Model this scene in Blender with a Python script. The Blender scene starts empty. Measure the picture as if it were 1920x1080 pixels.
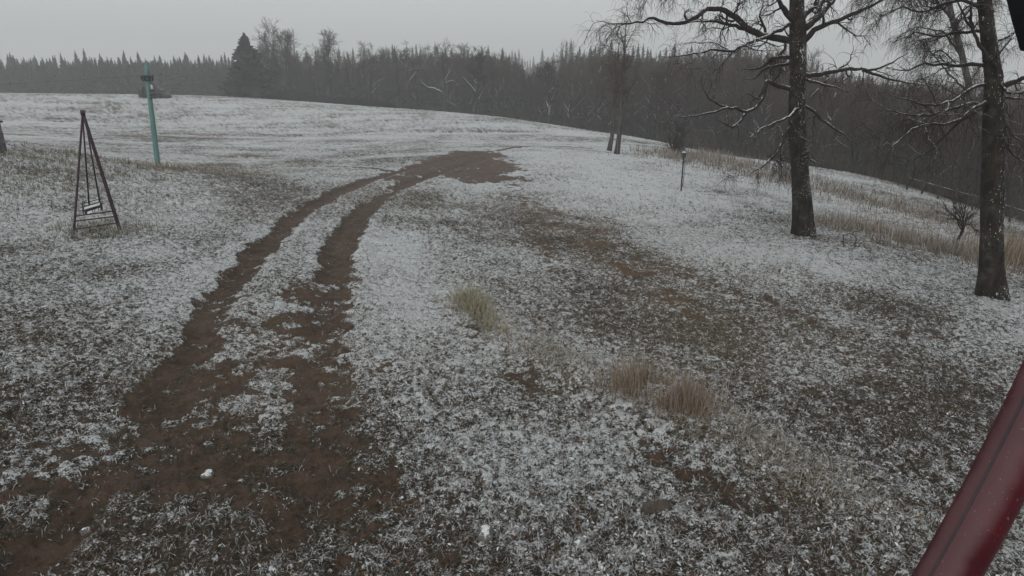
import bpy, math, random
import numpy as np
C = bpy.context.scene
COL = C.collection
R = math.radians
rng = np.random.default_rng(11)
random.seed(11)

# ------------------------------------------------------------------ camera, world, sun
CAM_H = 3.5
PITCH = R(16.8)
F = 1229.0                                   # focal length in pixels of the 1920 wide frame
cd = bpy.data.cameras.new('camera'); cam = bpy.data.objects.new('camera', cd); COL.objects.link(cam)
cam.location = (0, 0, CAM_H); cam.rotation_euler = (math.pi/2 - PITCH, 0, 0)
cd.sensor_width = 36; cd.lens = 36*F/1920; cd.clip_start = 0.05; cd.clip_end = 3000
C.camera = cam
SUN_EL, SUN_AZ = R(32), R(205)
w = bpy.data.worlds.new('World'); C.world = w; w.use_nodes = True
nt = w.node_tree; bg = nt.nodes['Background']
sky = nt.nodes.new('ShaderNodeTexSky'); sky.sky_type = 'NISHITA'; sky.sun_disc = False
sky.sun_elevation = SUN_EL; sky.sun_rotation = SUN_AZ; sky.air_density = 2.0; sky.dust_density = 6.0; sky.ozone_density = 1.0
hs = nt.nodes.new('ShaderNodeHueSaturation'); hs.inputs['Saturation'].default_value = 0.10
mx = nt.nodes.new('ShaderNodeMix'); mx.data_type = 'RGBA'; mx.inputs[0].default_value = 0.80
nt.links.new(sky.outputs[0], hs.inputs['Color']); nt.links.new(hs.outputs[0], mx.inputs[6])
mx.inputs[7].default_value = (5.35, 5.55, 5.62, 1)          # the even grey of the cloud deck
nt.links.new(mx.outputs[2], bg.inputs[0]); bg.inputs[1].default_value = 0.10
sd = bpy.data.lights.new('sun', 'SUN'); sd.energy = 0.5; sd.angle = R(40); sd.color = (1, .97, .93)
sun = bpy.data.objects.new('sun', sd); COL.objects.link(sun)
sun.rotation_euler = (math.pi/2 - SUN_EL, 0, R(180) - SUN_AZ)
C.view_settings.view_transform = 'Standard'; C.view_settings.look = 'None'
C.view_settings.exposure = 0.36; C.view_settings.gamma = 1
C.cycles.max_bounces = 4; C.cycles.diffuse_bounces = 2; C.cycles.glossy_bounces = 2
C.cycles.volume_bounces = 1; C.cycles.transparent_max_bounces = 4
C.cycles.use_denoising = True; C.cycles.denoiser = 'OPENIMAGEDENOISE'; C.cycles.denoising_input_passes = 'RGB_ALBEDO_NORMAL'

# ------------------------------------------------------------------ helpers
cP, sP = math.cos(PITCH), math.sin(PITCH)
def ray(u, v):
    a = (u-960)/F; b = (540-v)/F
    return np.array([a, cP + b*sP, -sP + b*cP])
def atY(u, v, Y):
    d = ray(u, v); return np.array([0, 0, CAM_H]) + d*(Y/d[1])
def atD(u, v, D):
    return np.array([0, 0, CAM_H]) + ray(u, v)*D
def sstep(x, a, b):
    t = np.clip((x-a)/(b-a), 0, 1); return t*t*(3-2*t)
def hash2(ix, iy, s):
    h = (ix.astype(np.int64)*374761393 + iy.astype(np.int64)*668265263 + s*974634777) & 0xFFFFFFFF
    h = ((h ^ (h >> 13))*1274126177) & 0xFFFFFFFF
    return ((h ^ (h >> 16)) & 0xFFFFFF)/float(0xFFFFFF)
def vnoise(x, y, s=0):
    ix = np.floor(x); iy = np.floor(y); fx = x-ix; fy = y-iy
    fx = fx*fx*(3-2*fx); fy = fy*fy*(3-2*fy)
    a = hash2(ix, iy, s); b = hash2(ix+1, iy, s); c = hash2(ix, iy+1, s); d = hash2(ix+1, iy+1, s)
    return (a*(1-fx)+b*fx)*(1-fy) + (c*(1-fx)+d*fx)*fy
def fbm(x, y, o=4, s=0, g=.5):
    t = 0; amp = 1; n = 0
    for k in range(o):
        t = t + amp*vnoise(x*2**k+17.3*k, y*2**k-9.1*k, s+k); n += amp; amp *= g
    return t/n

def tag(o, label=None, cat=None, group=None, kind=None):
    if label: o['label'] = label
    if cat: o['category'] = cat
    if group: o['group'] = group
    if kind: o['kind'] = kind
    return o
def empty(name, loc, label, cat, group=None):
    o = bpy.data.objects.new(name, None); COL.objects.link(o); o.location = loc; o.empty_display_size = .2
    return tag(o, label, cat, group)
def raw_mesh(name, V, F4, F3=None, smooth=True, cols=None, attrs=None):
    me = bpy.data.meshes.new(name)
    V = np.asarray(V, np.float32); F4 = np.asarray(F4, np.int32).reshape(-1, 4)
    F3 = np.zeros((0, 3), np.int32) if F3 is None else np.asarray(F3, np.int32).reshape(-1, 3)
    nl = F4.size + F3.size; npoly = len(F4)+len(F3)
    me.vertices.add(len(V)); me.vertices.foreach_set('co', V.ravel())
    me.loops.add(nl); me.loops.foreach_set('vertex_index', np.concatenate([F4.ravel(), F3.ravel()]).astype(np.int32))
    me.polygons.add(npoly)
    ls = np.concatenate([np.arange(len(F4))*4, F4.size + np.arange(len(F3))*3]).astype(np.int32)
    me.polygons.foreach_set('loop_start', ls)
    me.update(calc_edges=True)
    me.polygons.foreach_set('use_smooth', np.full(npoly, smooth))
    if cols is not None:
        a = me.color_attributes.new('tint', 'FLOAT_COLOR', 'POINT')
        cc = np.ones((len(V), 4), np.float32); cc[:, :3] = cols; a.data.foreach_set('color', cc.ravel())
    for k, v in (attrs or {}).items():
        a = me.attributes.new(k, 'FLOAT', 'POINT'); a.data.foreach_set('value', np.asarray(v, np.float32))
    me.validate(); return me
def link(name, me, mat, parent=None, loc=(0, 0, 0)):
    o = bpy.data.objects.new(name, me); COL.objects.link(o); o.location = loc
    if mat and not me.materials: me.materials.append(mat)
    if parent: o.parent = parent
    return o

class MB:
    """collects tubes, boxes and sheets into one mesh"""
    def __init__(s): s.V = []; s.F = []; s.T = []; s.n = 0; s.c = []
    def add(s, V, Fq, Ft=None):
        s.V.append(np.asarray(V, float)); s.F.append(np.asarray(Fq, int).reshape(-1, 4)+s.n)
        if Ft is not None: s.T.append(np.asarray(Ft, int).reshape(-1, 3)+s.n)
        s.n += len(V)
    def tubes(s, P, Rr, sides=4, caps=False):
        """P (N,K,3), Rr (N,K)"""
        P = np.asarray(P, float); Rr = np.asarray(Rr, float)
        if P.ndim == 2: P = P[None]; Rr = Rr[None]
        N, K, _ = P.shape
        if N == 0: return
        T = np.gradient(P, axis=1); T /= np.linalg.norm(T, axis=2, keepdims=True)+1e-9
        ov = P[:, -1]-P[:, 0]; ref = np.where((np.abs(ov[:, 2]) > .8*np.linalg.norm(ov, axis=1))[:, None], [1., 0, 0], [0, 0, 1.])
        ref = ref[:, None, :] + 0*T
        A = np.cross(T, ref); A /= np.linalg.norm(A, axis=2, keepdims=True)+1e-9
        B = np.cross(T, A)
        an = np.arange(sides)*2*math.pi/sides
        ring = P[:, :, None, :] + Rr[:, :, None, None]*(np.cos(an)[None, None, :, None]*A[:, :, None, :] + np.sin(an)[None, None, :, None]*B[:, :, None, :])
        V = ring.reshape(-1, 3)
        base = (np.arange(N)*K*sides)[:, None, None]; k = (np.arange(K-1)*sides)[None, :, None]; j = np.arange(sides)[None, None, :]; j2 = (np.arange(sides)+1) % sides
        q = np.stack([base+k+j, base+k+j2[None, None, :], base+k+sides+j2[None, None, :], base+k+sides+j], -1)
        tri = None
        if caps:
            tr = []
            for i in range(N):
                for kk, fl in ((0, 1), (K-1, 0)):
                    b0 = i*K*sides+kk*sides
                    for jj in range(1, sides-1):
                        tr.append((b0, b0+jj, b0+jj+1) if not fl else (b0, b0+jj+1, b0+jj))
            tri = tr
        s.add(V, q.reshape(-1, 4), tri)
    def rod(s, p, q, r, sides=10, r2=None):
        s.tubes(np.array([p, q]), np.array([r, r if r2 is None else r2]), sides, True)
    def box(s, c, d, rot=None, bev=0):
        c = np.array(c, float); d = np.array(d, float)/2
        V = np.array([[x, y, z] for x in (-1, 1) for y in (-1, 1) for z in (-1, 1)], float)*d
        if rot is not None: V = V @ np.array(rot, float).T
        s.add(V+c, [(0, 1, 3, 2), (4, 6, 7, 5), (0, 4, 5, 1), (2, 3, 7, 6), (0, 2, 6, 4), (1, 5, 7, 3)])
    def prism(s, poly, a, b):
        """poly: (n,3) outline, extruded by vector from a to b offsets"""
        p = np.asarray(poly, float); n = len(p)
        V = np.concatenate([p+np.array(a), p+np.array(b)])
        q = [(i, (i+1) % n, n+(i+1) % n, n+i) for i in range(n)]
        t = [(0, i+1, i) for i in range(1, n-1)] + [(n, n+i, n+i+1) for i in range(1, n-1)]
        s.add(V, q, t)
    def lathe(s, c, prof, sides=20):
        c = np.array(c, float); an = np.arange(sides)*2*math.pi/sides
        V = np.concatenate([np.stack([r*np.cos(an), r*np.sin(an), np.full(sides, z)], 1) for r, z in prof])+c
        K = len(prof)
        q = [(k*sides+j, k*sides+(j+1) % sides, (k+1)*sides+(j+1) % sides, (k+1)*sides+j) for k in range(K-1) for j in range(sides)]
        t = [((K-1)*sides, (K-1)*sides+j, (K-1)*sides+j+1) for j in range(1, sides-1)] + [(0, j+1, j) for j in range(1, sides-1)]
        s.add(V, q, t)
    def mesh(s, name, smooth=True):
        V = np.concatenate(s.V) if s.V else np.zeros((0, 3))
        return raw_mesh(name, V, np.concatenate(s.F) if s.F else np.zeros((0, 4), int), np.concatenate(s.T) if s.T else None, smooth)
    def build(s, name, mat, parent=None, smooth=True, loc=(0, 0, 0)):
        return link(name, s.mesh(name, smooth), mat, parent, loc)

# ------------------------------------------------------------------ materials
def mat_new(name):
    m = bpy.data.materials.new(name); m.use_nodes = True
    t = m.node_tree; return m, t, t.nodes['Principled BSDF']
def N(t, kind, **kw):
    n = t.nodes.new(kind)
    for k, v in kw.items():
        if k in n.inputs: n.inputs[k].default_value = v
        else: setattr(n, k, v)
    return n
def noise(t, co, scale, detail=4, rough=.55, stretch=None):
    n = N(t, 'ShaderNodeTexNoise'); n.inputs['Scale'].default_value = scale; n.inputs['Detail'].default_value = detail; n.inputs['Roughness'].default_value = rough
    if stretch is not None:
        mp = N(t, 'ShaderNodeMapping'); mp.inputs['Scale'].default_value = stretch; t.links.new(co, mp.inputs[0]); co = mp.outputs[0]
    t.links.new(co, n.inputs['Vector']); return n.outputs['Fac']
def math_(t, op, a, b=None, c=None, clamp=False):
    n = t.nodes.new('ShaderNodeMath'); n.operation = op; n.use_clamp = clamp
    for i, x in enumerate((a, b, c)):
        if x is None: continue
        if isinstance(x, (int, float)): n.inputs[i].default_value = x
        else: t.links.new(x, n.inputs[i])
    return n.outputs[0]
def ramp(t, x, a, b):
    n = t.nodes.new('ShaderNodeMapRange'); n.interpolation_type = 'SMOOTHSTEP'
    n.inputs['From Min'].default_value = a; n.inputs['From Max'].default_value = b; t.links.new(x, n.inputs['Value']); return n.outputs[0]
def mixc(t, f, a, b):
    n = t.nodes.new('ShaderNodeMix'); n.data_type = 'RGBA'
    for i, x in ((0, f), (6, a), (7, b)):
        if isinstance(x, (int, float)): n.inputs[i].default_value = x
        elif isinstance(x, tuple): n.inputs[i].default_value = (*x, 1)
        else: t.links.new(x, n.inputs[i])
    return n.outputs[2]
def attr(t, name):
    n = t.nodes.new('ShaderNodeAttribute'); n.attribute_name = name; return n
def geo(t): return t.nodes.new('ShaderNodeNewGeometry')
def objco(t): return t.nodes.new('ShaderNodeTexCoord').outputs['Object']
SNOW = (.70, .72, .735)

def simple(name, c1, c2=None, scale=8, rough=.8, spec=.3, metal=0, snow=None, bump=0, stretch=None):
    m, t, p = mat_new(name); co = objco(t)
    n1 = noise(t, co, scale, 6, .6, stretch)
    col = mixc(t, ramp(t, n1, .3, .7), c1, c2 or c1)
    if snow is not None:
        g = geo(t); s = t.nodes.new('ShaderNodeSeparateXYZ'); t.links.new(g.outputs['Normal'], s.inputs[0])
        n2 = noise(t, co, scale*2.3, 4, .6)
        f = math_(t, 'ADD', s.outputs[2], math_(t, 'MULTIPLY', math_(t, 'SUBTRACT', n2, .5), 1.4))
        col = mixc(t, ramp(t, f, snow, snow+.25), col, SNOW)
    t.links.new(col, p.inputs['Base Color']); p.inputs['Roughness'].default_value = rough
    p.inputs['Specular IOR Level'].default_value = spec; p.inputs['Metallic'].default_value = metal
    if bump:
        b = N(t, 'ShaderNodeBump'); b.inputs['Strength'].default_value = bump; b.inputs['Distance'].default_value = .02
        t.links.new(n1, b.inputs['Height']); t.links.new(b.outputs[0], p.inputs['Normal'])
    return m
def bark(name, c1, c2, snow, fleck=.70, moss=None):
    m, t, p = mat_new(name); co = objco(t)
    n1 = noise(t, co, 9, 8, .7, (1, 1, .28)); n2 = noise(t, co, 34, 5, .65, (1, 1, .45)); n3 = noise(t, co, 1.6, 3, .5)
    col = mixc(t, ramp(t, n1, .35, .68), c1, c2)
    if moss: col = mixc(t, math_(t, 'MULTIPLY', ramp(t, n3, .5, .7), .7), col, moss)
    if moss: col = mixc(t, math_(t, 'MULTIPLY', ramp(t, noise(t, co, 3.5, 6, .7), .50, .66), .75), col, (.066, .062, .055))
    g = geo(t); s = t.nodes.new('ShaderNodeSeparateXYZ'); t.links.new(g.outputs['Normal'], s.inputs[0])
    f = math_(t, 'ADD', s.outputs[2], math_(t, 'MULTIPLY', math_(t, 'SUBTRACT', noise(t, co, 14, 4, .6), .5), 1.5))
    col = mixc(t, ramp(t, f, snow, snow+.3), col, SNOW)
    if fleck:
        fl = math_(t, 'ADD', n2, math_(t, 'MULTIPLY', s.outputs[0], .05))
        fl = math_(t, 'ADD', fl, math_(t, 'MULTIPLY', math_(t, 'SUBTRACT', n3, .5), .35))
        col = mixc(t, math_(t, 'MULTIPLY', ramp(t, fl, fleck, fleck+.05), .85), col, SNOW)
    t.links.new(col, p.inputs['Base Color']); p.inputs['Roughness'].default_value = .85; p.inputs['Specular IOR Level'].default_value = .15
    b = N(t, 'ShaderNodeBump'); b.inputs['Strength'].default_value = .9; b.inputs['Distance'].default_value = .03
    t.links.new(math_(t, 'ADD', n1, math_(t, 'MULTIPLY', n2, .5)), b.inputs['Height']); t.links.new(b.outputs[0], p.inputs['Normal'])
    return m
M_bark = bark('wet_bark', (.010, .008, .007), (.040, .031, .025), .80, .625, (.032, .027, .015))
M_limb = bark('limb_bark', (.020, .016, .015), (.055, .044, .040), .66, 0)
M_twig = simple('twig', (.034, .026, .024), (.062, .046, .041), 5, .9, .1)
M_pale = bark('pale_birch_bark', (.03, .026, .024), (.16, .15, .14), .8, 0)
M_farbark = bark('far_bark', (.020, .017, .016), (.045, .040, .036), .55, 0)
M_farsnow = bark('far_bark_snowy', (.028, .024, .021), (.055, .048, .042), .27, 0)
M_fartwig = simple('far_twig', (.055, .043, .036), (.100, .080, .068), .4, .9, .1)
M_redtwig = simple('reddish_far_twig', (.070, .042, .036), (.105, .066, .056), .4, .9, .1)
M_twinbark = bark('grey_birch_bark', (.030, .026, .024), (.115, .104, .098), .8, 0)
M_spruce = simple('spruce_needles', (.012, .017, .012), (.030, .038, .028), .9, .9, .1, snow=1.25)
M_brush = simple('brushwood', (.020, .017, .015), (.045, .037, .031), 2, .9, .1)
def tinted(name, rough=.85):
    m, t, p = mat_new(name); a = attr(t, 'tint'); t.links.new(a.outputs['Color'], p.inputs['Base Color'])
    p.inputs['Roughness'].default_value = rough; p.inputs['Specular IOR Level'].default_value = .1; return m
M_blade = tinted('grass_blades'); M_leaf = tinted('fallen_leaves')

# ------------------------------------------------------------------ terrain
pts = []
def cw(x, y, z): pts.append((x, y, z))
def cp(u, v, Y): pts.append(tuple(atY(u, v, Y)))
for q in ((0, 3, 0), (-3, 4, .02), (3, 4, -.03), (0, 6.5, 0), (-3.5, 7, .08), (3, 7, -.06), (5.5, 7, -.28), (0, 10, 0), (4, 11, -.22), (8, 8.5, -.4), (0, 17.6, 0), (-2.5, 14, .05),
          (0, -8, 0), (-25, -8, .6), (25, -8, -2.5), (0, -80, 0), (0, -300, 0)): cw(*q)
for q in ((850, 285, 38), (1010, 276, 42), (1150, 286, 46), (1277, 358, 25), (1272, 290, 45), (1507, 440, 17.5), (1855, 555, 12.5), (1800, 465, 19), (1910, 520, 15),
          (1600, 380, 28), (1300, 420, 20), (137, 440, 14.5), (225, 430, 14.9), (0, 560, 9.5), (0, 700, 6.8), (300, 600, 9), (400, 500, 12),
          (60, 271, 25), (-60, 268, 25), (130, 284, 25), (190, 302, 27), (295, 307, 30), (450, 320, 29), (60, 255, 45), (300, 270, 45), (600, 290, 40), (300, 230, 70), (0, 220, 70), (600, 240, 65), (900, 250, 60)): cp(*q)
EDGE = [(-300, 178, 118), (0, 178, 115), (300, 180, 115), (450, 184, 115), (640, 197, 108), (860, 216, 98), (1000, 231, 88), (1100, 246, 78), (1250, 269, 66), (1400, 300, 56), (1550, 325, 50), (1700, 350, 45), (1900, 412, 36), (2150, 480, 30)]
for u, v, Y in EDGE:
    p = atY(u, v, Y); pts.append(tuple(p))
    q = p*1.22; q[2] = p[2] - 2.6; pts.append(tuple(q))
for q in ((-260, 240, -2), (-90, 260, -1), (60, 260, -4), (60, 170, -6), (130, 130, -9), (150, 260, -4), (300, 300, 4), (230, 130, -8), (120, 60, -9), (-330, 120, 2), (-300, 500, 6), (0, 520, 4), (300, 550, 8), (0, 640, 6), (600, 200, 0), (-600, 200, 4), (-600, -200, 2), (600, -200, -4), (0, -600, 0), (450, 450, 6), (-450, 450, 8)): cw(*q)
PT = np.array(pts)
def _k(d2): return d2*np.log(d2+1e-9)*.5
def _tps():
    n = len(PT); S = .05
    P2 = PT[:, :2]*S; d2 = ((P2[:, None]-P2[None])**2).sum(-1)
    A = np.zeros((n+3, n+3)); A[:n, :n] = _k(d2)+np.eye(n)*.002; A[:n, n] = 1; A[:n, n+1:] = P2; A[n, :n] = 1; A[n+1:, :n] = P2.T
    return S, P2, np.linalg.solve(A, np.concatenate([PT[:, 2], [0, 0, 0]]))
TS, TP, TW = _tps()
def base_z(x, y):
    x = np.asarray(x, float)*TS; y = np.asarray(y, float)*TS; sh = x.shape; x = x.ravel(); y = y.ravel()
    z = TW[len(TP)] + TW[-2]*x + TW[-1]*y
    for i in range(len(TP)): z = z + TW[i]*_k((x-TP[i, 0])**2 + (y-TP[i, 1])**2)
    return z.reshape(sh)
def ground_hit(u, v):
    """where the sight line through (u, v) meets the bare terrain"""
    d = ray(u, v); d = d/np.linalg.norm(d); t = np.concatenate([np.arange(2, 60, .06), np.arange(60, 260, .4)])
    x = d[0]*t; y = d[1]*t; z = CAM_H + d[2]*t; g = base_z(x, y); k = np.argmax(z < g)
    return np.array([x[k], y[k], g[k]]) if (z < g).any() else None
def trace(px):
    out = [ground_hit(*p) for p in px]; return np.array([p[:2] for p in out if p is not None])
def segdist(x, y, L):
    d = np.full(x.shape, 1e9)
    for a, b in zip(L[:-1], L[1:]):
        v = b-a; t = np.clip(((x-a[0])*v[0]+(y-a[1])*v[1])/(v@v+1e-9), 0, 1)
        d = np.minimum(d, (x-a[0]-t*v[0])**2+(y-a[1]-t*v[1])**2)
    return np.sqrt(d)
def inside(x, y, L):
    c = np.zeros(x.shape, bool); n = len(L)
    for i in range(n):
        x1, y1 = L[i]; x2, y2 = L[(i+1) % n]
        c ^= ((y1 > y) != (y2 > y)) & (x < (x2-x1)*(y-y1)/(y2-y1+1e-12)+x1)
    return c
def sdf(x, y, L):
    d = segdist(x, y, np.concatenate([L, L[:1]])); return np.where(inside(x, y, L), -d, d)

RUT_L = trace([(905, 287), (830, 300), (760, 319), (690, 338), (620, 366), (556, 404), (505, 452), (455, 505), (405, 570), (362, 650), (310, 745), (220, 880), (60, 1050)])
RUT_R = trace([(905, 298), (830, 322), (765, 343), (705, 368), (664, 412), (636, 470), (617, 540), (606, 620), (612, 720), (610, 830), (570, 980)])
STRIP = trace([(720, 352), (668, 372), (620, 405), (572, 450), (530, 500), (490, 570), (470, 640)])
JUNC = trace([(705, 338), (760, 309), (850, 284), (938, 281), (962, 300), (972, 340), (930, 352), (870, 338), (810, 332), (750, 350)])
THIN = trace([(930, 283), (965, 277), (1010, 275), (1065, 275), (1110, 278)])
BANKL = trace([(180, 268), (260, 262), (330, 262), (430, 270), (560, 274)])
BANKL2 = trace([(250, 253), (400, 255), (520, 262), (620, 280), (690, 302)])
EDGEL = trace([(590, 312), (640, 312), (700, 316), (740, 322)])
APRON = trace([(-260, 900), (-120, 800), (60, 790), (200, 745), (285, 690), (345, 610), (400, 545), (500, 520), (650, 520), (668, 600), (720, 680), (745, 780), (800, 880), (850, 1000), (880, 1080), (600, 1079), (200, 1079)])
BR1 = trace([(955, 345), (985, 372), (1030, 398), (1085, 432), (1160, 490), (1250, 560), (1320, 620)])
BR2 = trace([(1010, 455), (1060, 530), (1110, 600), (1150, 640)])
BR3 = trace([(1190, 480), (1300, 520), (1440, 560), (1560, 620)])
GREY = trace([(960, 400), (1100, 430), (1250, 470), (1500, 510), (1750, 560), (1950, 640), (1950, 830), (1700, 800), (1450, 740), (1280, 660), (1100, 560)])
BANK = trace([(835, 560), (900, 625), (980, 700), (1060, 750), (1150, 800), (1240, 850), (1330, 910), (1440, 960)])
VERGE = trace([(860, 560), (900, 595), (960, 640), (1050, 685), (1180, 735), (1310, 790), (1420, 850), (1500, 900), (1620, 960)])
DRYR = trace([(1280, 296), (1380, 316), (1480, 338), (1600, 366), (1700, 392), (1800, 418), (1920, 450)])
DRYL = trace([(310, 316), (350, 316), (390, 320), (450, 326)])

OCH = [(atp, r_, k_) for atp, r_, k_ in ((ground_hit(1010, 388)[:2], 2.0, 1.0), (ground_hit(1080, 438)[:2], 1.8, .9), (ground_hit(1180, 510)[:2], 1.0, .6), (ground_hit(1270, 568)[:2], .8, .7), (ground_hit(975, 310)[:2], 2.0, .6), (ground_hit(1460, 730)[:2], .4, .6), (ground_hit(1250, 500)[:2], 1.0, .5), (ground_hit(600, 600)[:2], 1.6, .25))]
def ochre(x, y):
    t = np.zeros(x.size)
    for c, r_, k_ in OCH: t = np.maximum(t, k_*np.exp(-((x-c[0])**2+((y-c[1])/1.6)**2)/r_**2))
    return t*sstep(fbm(x*1.6, y*1.6, 4, 93), .3, .6)
def near_mask(x, y): return (y > .5) & (np.hypot(x, y) < 75)
def masks(x, y):
    """mud, snow, straw, wood (0..1) and a relief offset in metres, from world positions"""
    n = x.size; mud = np.zeros(n); snow = np.zeros(n); straw = np.zeros(n); rel = np.zeros(n)
    r = np.hypot(x, y)
    big = fbm(x*.16, y*.16, 4, 5); med = fbm(x*.7, y*.7, 4, 9)
    snow += .60 + (big-.5)*.36 + (med-.5)*.34 + .08*sstep(y, 14, 40) + .02*sstep(y, 40, 80)
    straw += np.clip((fbm(x*.22+40, y*.22, 4, 31)-.48)*2.2, 0, 1)*.6
    k = near_mask(x, y); X = x[k]; Y = y[k]; wob = (fbm(X*1.3, Y*1.3, 4, 21)-.5); wob2 = fbm(X*5, Y*5, 3, 22)-.5; wob3 = fbm(X*8.5, Y*8.5, 3, 29)-.5
    m = np.zeros(X.size); s = np.zeros(X.size); h = np.zeros(X.size); st = np.zeros(X.size)
    tuft = sstep(.6*fbm(X*5.2+3, Y*5.2, 3, 26)+.4*fbm(X*2.0, Y*2.0, 2, 28), .43, .54); tf2 = sstep(fbm(X*1.2+9, Y*1.2, 3, 27), .40, .62)
    def line(L, wd, soft, wv=.35):
        d = segdist(X, Y, L) + wob*wv + wob2*.18; return 1-sstep(d, wd, wd+soft)
    a = line(RUT_L, .13, .38, .42)*(1-.30*tuft); b = line(RUT_R, .18, .42, .48)*(1-.30*tuft)
    m = np.maximum(m, np.maximum(a, b)); apr = 1-sstep(sdf(X, Y, APRON), -1.2, .6); h -= .12*(1-.75*apr)*np.maximum(line(RUT_L, .10, .28, .25), line(RUT_R, .14, .30, .25))*(1-.5*sstep(Y, 20, 34)); h += .02*(1-apr)*np.maximum(np.exp(-((segdist(X, Y, RUT_L)-.5)/.14)**2), np.exp(-((segdist(X, Y, RUT_R)-.55)/.14)**2))
    j = (1-sstep(sdf(X, Y, JUNC)+wob*2.4+wob2*.8, -.6, .5))*(1-.45*tuft*(wob2 > -.08)); m = np.maximum(m, j)
    m = np.maximum(m, .9*line(THIN, .12, .3)); m = np.maximum(m, .36*line(BANKL, .15, .8)); m = np.maximum(m, .36*line(BANKL2, .15, .6)); m = np.maximum(m, .75*line(EDGEL, .1, .2))
    ap = 1-sstep(sdf(X, Y, APRON)+wob*.9+wob2*.3, -.25, .25)
    ap = 1-sstep(sdf(X, Y, APRON)+wob*1.6+wob2*.6, -.7, .35); am = np.clip(.55+.32*(1-sstep(Y, 3.8, 6.0))+.5*tf2, 0, 1)
    m = np.maximum(m*(1-.35*ap*tuft), ap*np.clip(.70+.4*wob+1.1*wob3, .1, 1)*(1-.92*tuft*am))
    stp = line(STRIP, .14, .34, .5); m *= 1-(.45+.3*tuft)*stp
    m = np.maximum(m, (.44+.5*wob)*line(BR1, .30, 1.0, 1.6)*(1-.4*tuft)); s -= .04*line(BR1, .3, 1.2, 1.3); m = np.maximum(m, .38*line(BR2, .06, .4, .7)); m = np.maximum(m, .42*line(BR3, .10, .6, 1.0))
    g = 1-sstep(sdf(X, Y, GREY)+wob*1.6, -.8, .9); s -= .12*g; m = np.maximum(m, g*np.clip(.20+.65*wob, 0, .42))
    bk = line(BANK, .12, .4, .5); m = np.maximum(m, bk*np.clip(.46+1.0*wob, 0, .72)*(1-.5*tuft))
    dv = segdist(X, Y, VERGE); h += .11*np.exp(-(dv/.55)**2) - .05*np.exp(-(segdist(X, Y, BANK)/.35)**2)
    st += .45*np.exp(-(dv/.45)**2)
    dr = segdist(X, Y, DRYR); st += .8*np.exp(-(dr/2.0)**2); s -= .10*np.exp(-(dr/1.8)**2)
    st += .18*np.exp(-(segdist(X, Y, DRYL)/1.2)**2); s -= .08*np.exp(-(segdist(X, Y, DRYL)/.8)**2)
    md = np.exp(-(((X+14)/7)**2+((Y-20)/7)**2)); s -= .08*md; st += .08*md; h += md*.30*(fbm(X*.9, Y*.9, 3, 77)-.5)
    lb = sstep(-X, 1.5, 5)*(1-sstep(Y, 8, 17)); s -= .07*lb
    s += .16*np.exp(-((segdist(X, Y, trace_snow)/2.2))**2)
    s -= .03*(1-sstep(Y, 8, 14)); s += .13*np.exp(-(segdist(X, Y, SN1)/.9)**2) + .09*np.exp(-(segdist(X, Y, SN2)/.6)**2)
    fg = (1-sstep(Y, 3.8, 6.2)); s -= .03*fg
    mud[k] = m; snow[k] += s; straw[k] += st; rel[k] = h
    ed = edge_dist(x, y); wood = sstep(ed, .5, 5)
    snow -= .62*wood
    # tillage lines on the far field: gentle streaks along the slope
    fs = sstep(y, 26, 40)*(1-wood); snow += fs*(fbm(x*.05+y*.02, y*.55-x*.05, 4, 41)-.5)*.40 - .03*fs; straw += .35*sstep(y, 70, 110)*(1-wood)
    # heath and brush on the slope before the lower wood
    hz_ = sstep(ed, -11, -2)*sstep(np.arctan2(x, y), .24, .32)*(y > 5); snow -= .30*hz_*(.6+.8*fbm(x*.5, y*.5, 3, 61)); straw += .25*hz_
    return np.clip(mud, 0, 1), np.clip(snow, 0, 1), np.clip(straw, 0, 1), wood, rel
EDW = np.array([atY(*e)[:2] for e in EDGE]); EDA = np.arctan2(EDW[:, 0], EDW[:, 1]); EDR = np.hypot(EDW[:, 0], EDW[:, 1])
def edge_dist(x, y):
    """metres beyond (+) the far edge of the field, seen from the yard"""
    a = np.arctan2(x, y); return np.hypot(x, y)-np.interp(a, EDA, EDR)
SN1 = trace([(720, 430), (735, 520), (780, 640), (860, 740), (930, 830)]); SN2 = trace([(500, 430), (420, 500), (350, 580), (270, 680)])
trace_snow = trace([(1000, 285), (1080, 310), (1180, 360), (1300, 430), (1380, 470)])
def micro(x, y, mud):
    """clods and tussocks, metres"""
    c = fbm(x*13, y*13, 4, 51, .6); d = vnoise(x*3.1, y*3.1, 61)
    e = fbm(x*22+3, y*22, 3, 52, .6); return (c-.5)*.095*(1-.45*mud) + (e-.5)*.050*(1-.3*mud) + (d-.5)*.05*(1-.5*mud), .55*c+.45*e
def top_z(x, y):
    x = np.asarray(x, float).ravel(); y = np.asarray(y, float).ravel()
    mud, snow, straw, wood, rel = masks(x, y); mi, c = micro(x, y, mud)
    return base_z(x, y)+rel+mi
def gz(x, y): return float(top_z(np.array([x]), np.array([y]))[0])
def foot(u, v):
    p = ground_hit(u, v); return np.array([p[0], p[1], gz(p[0], p[1])])

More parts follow.
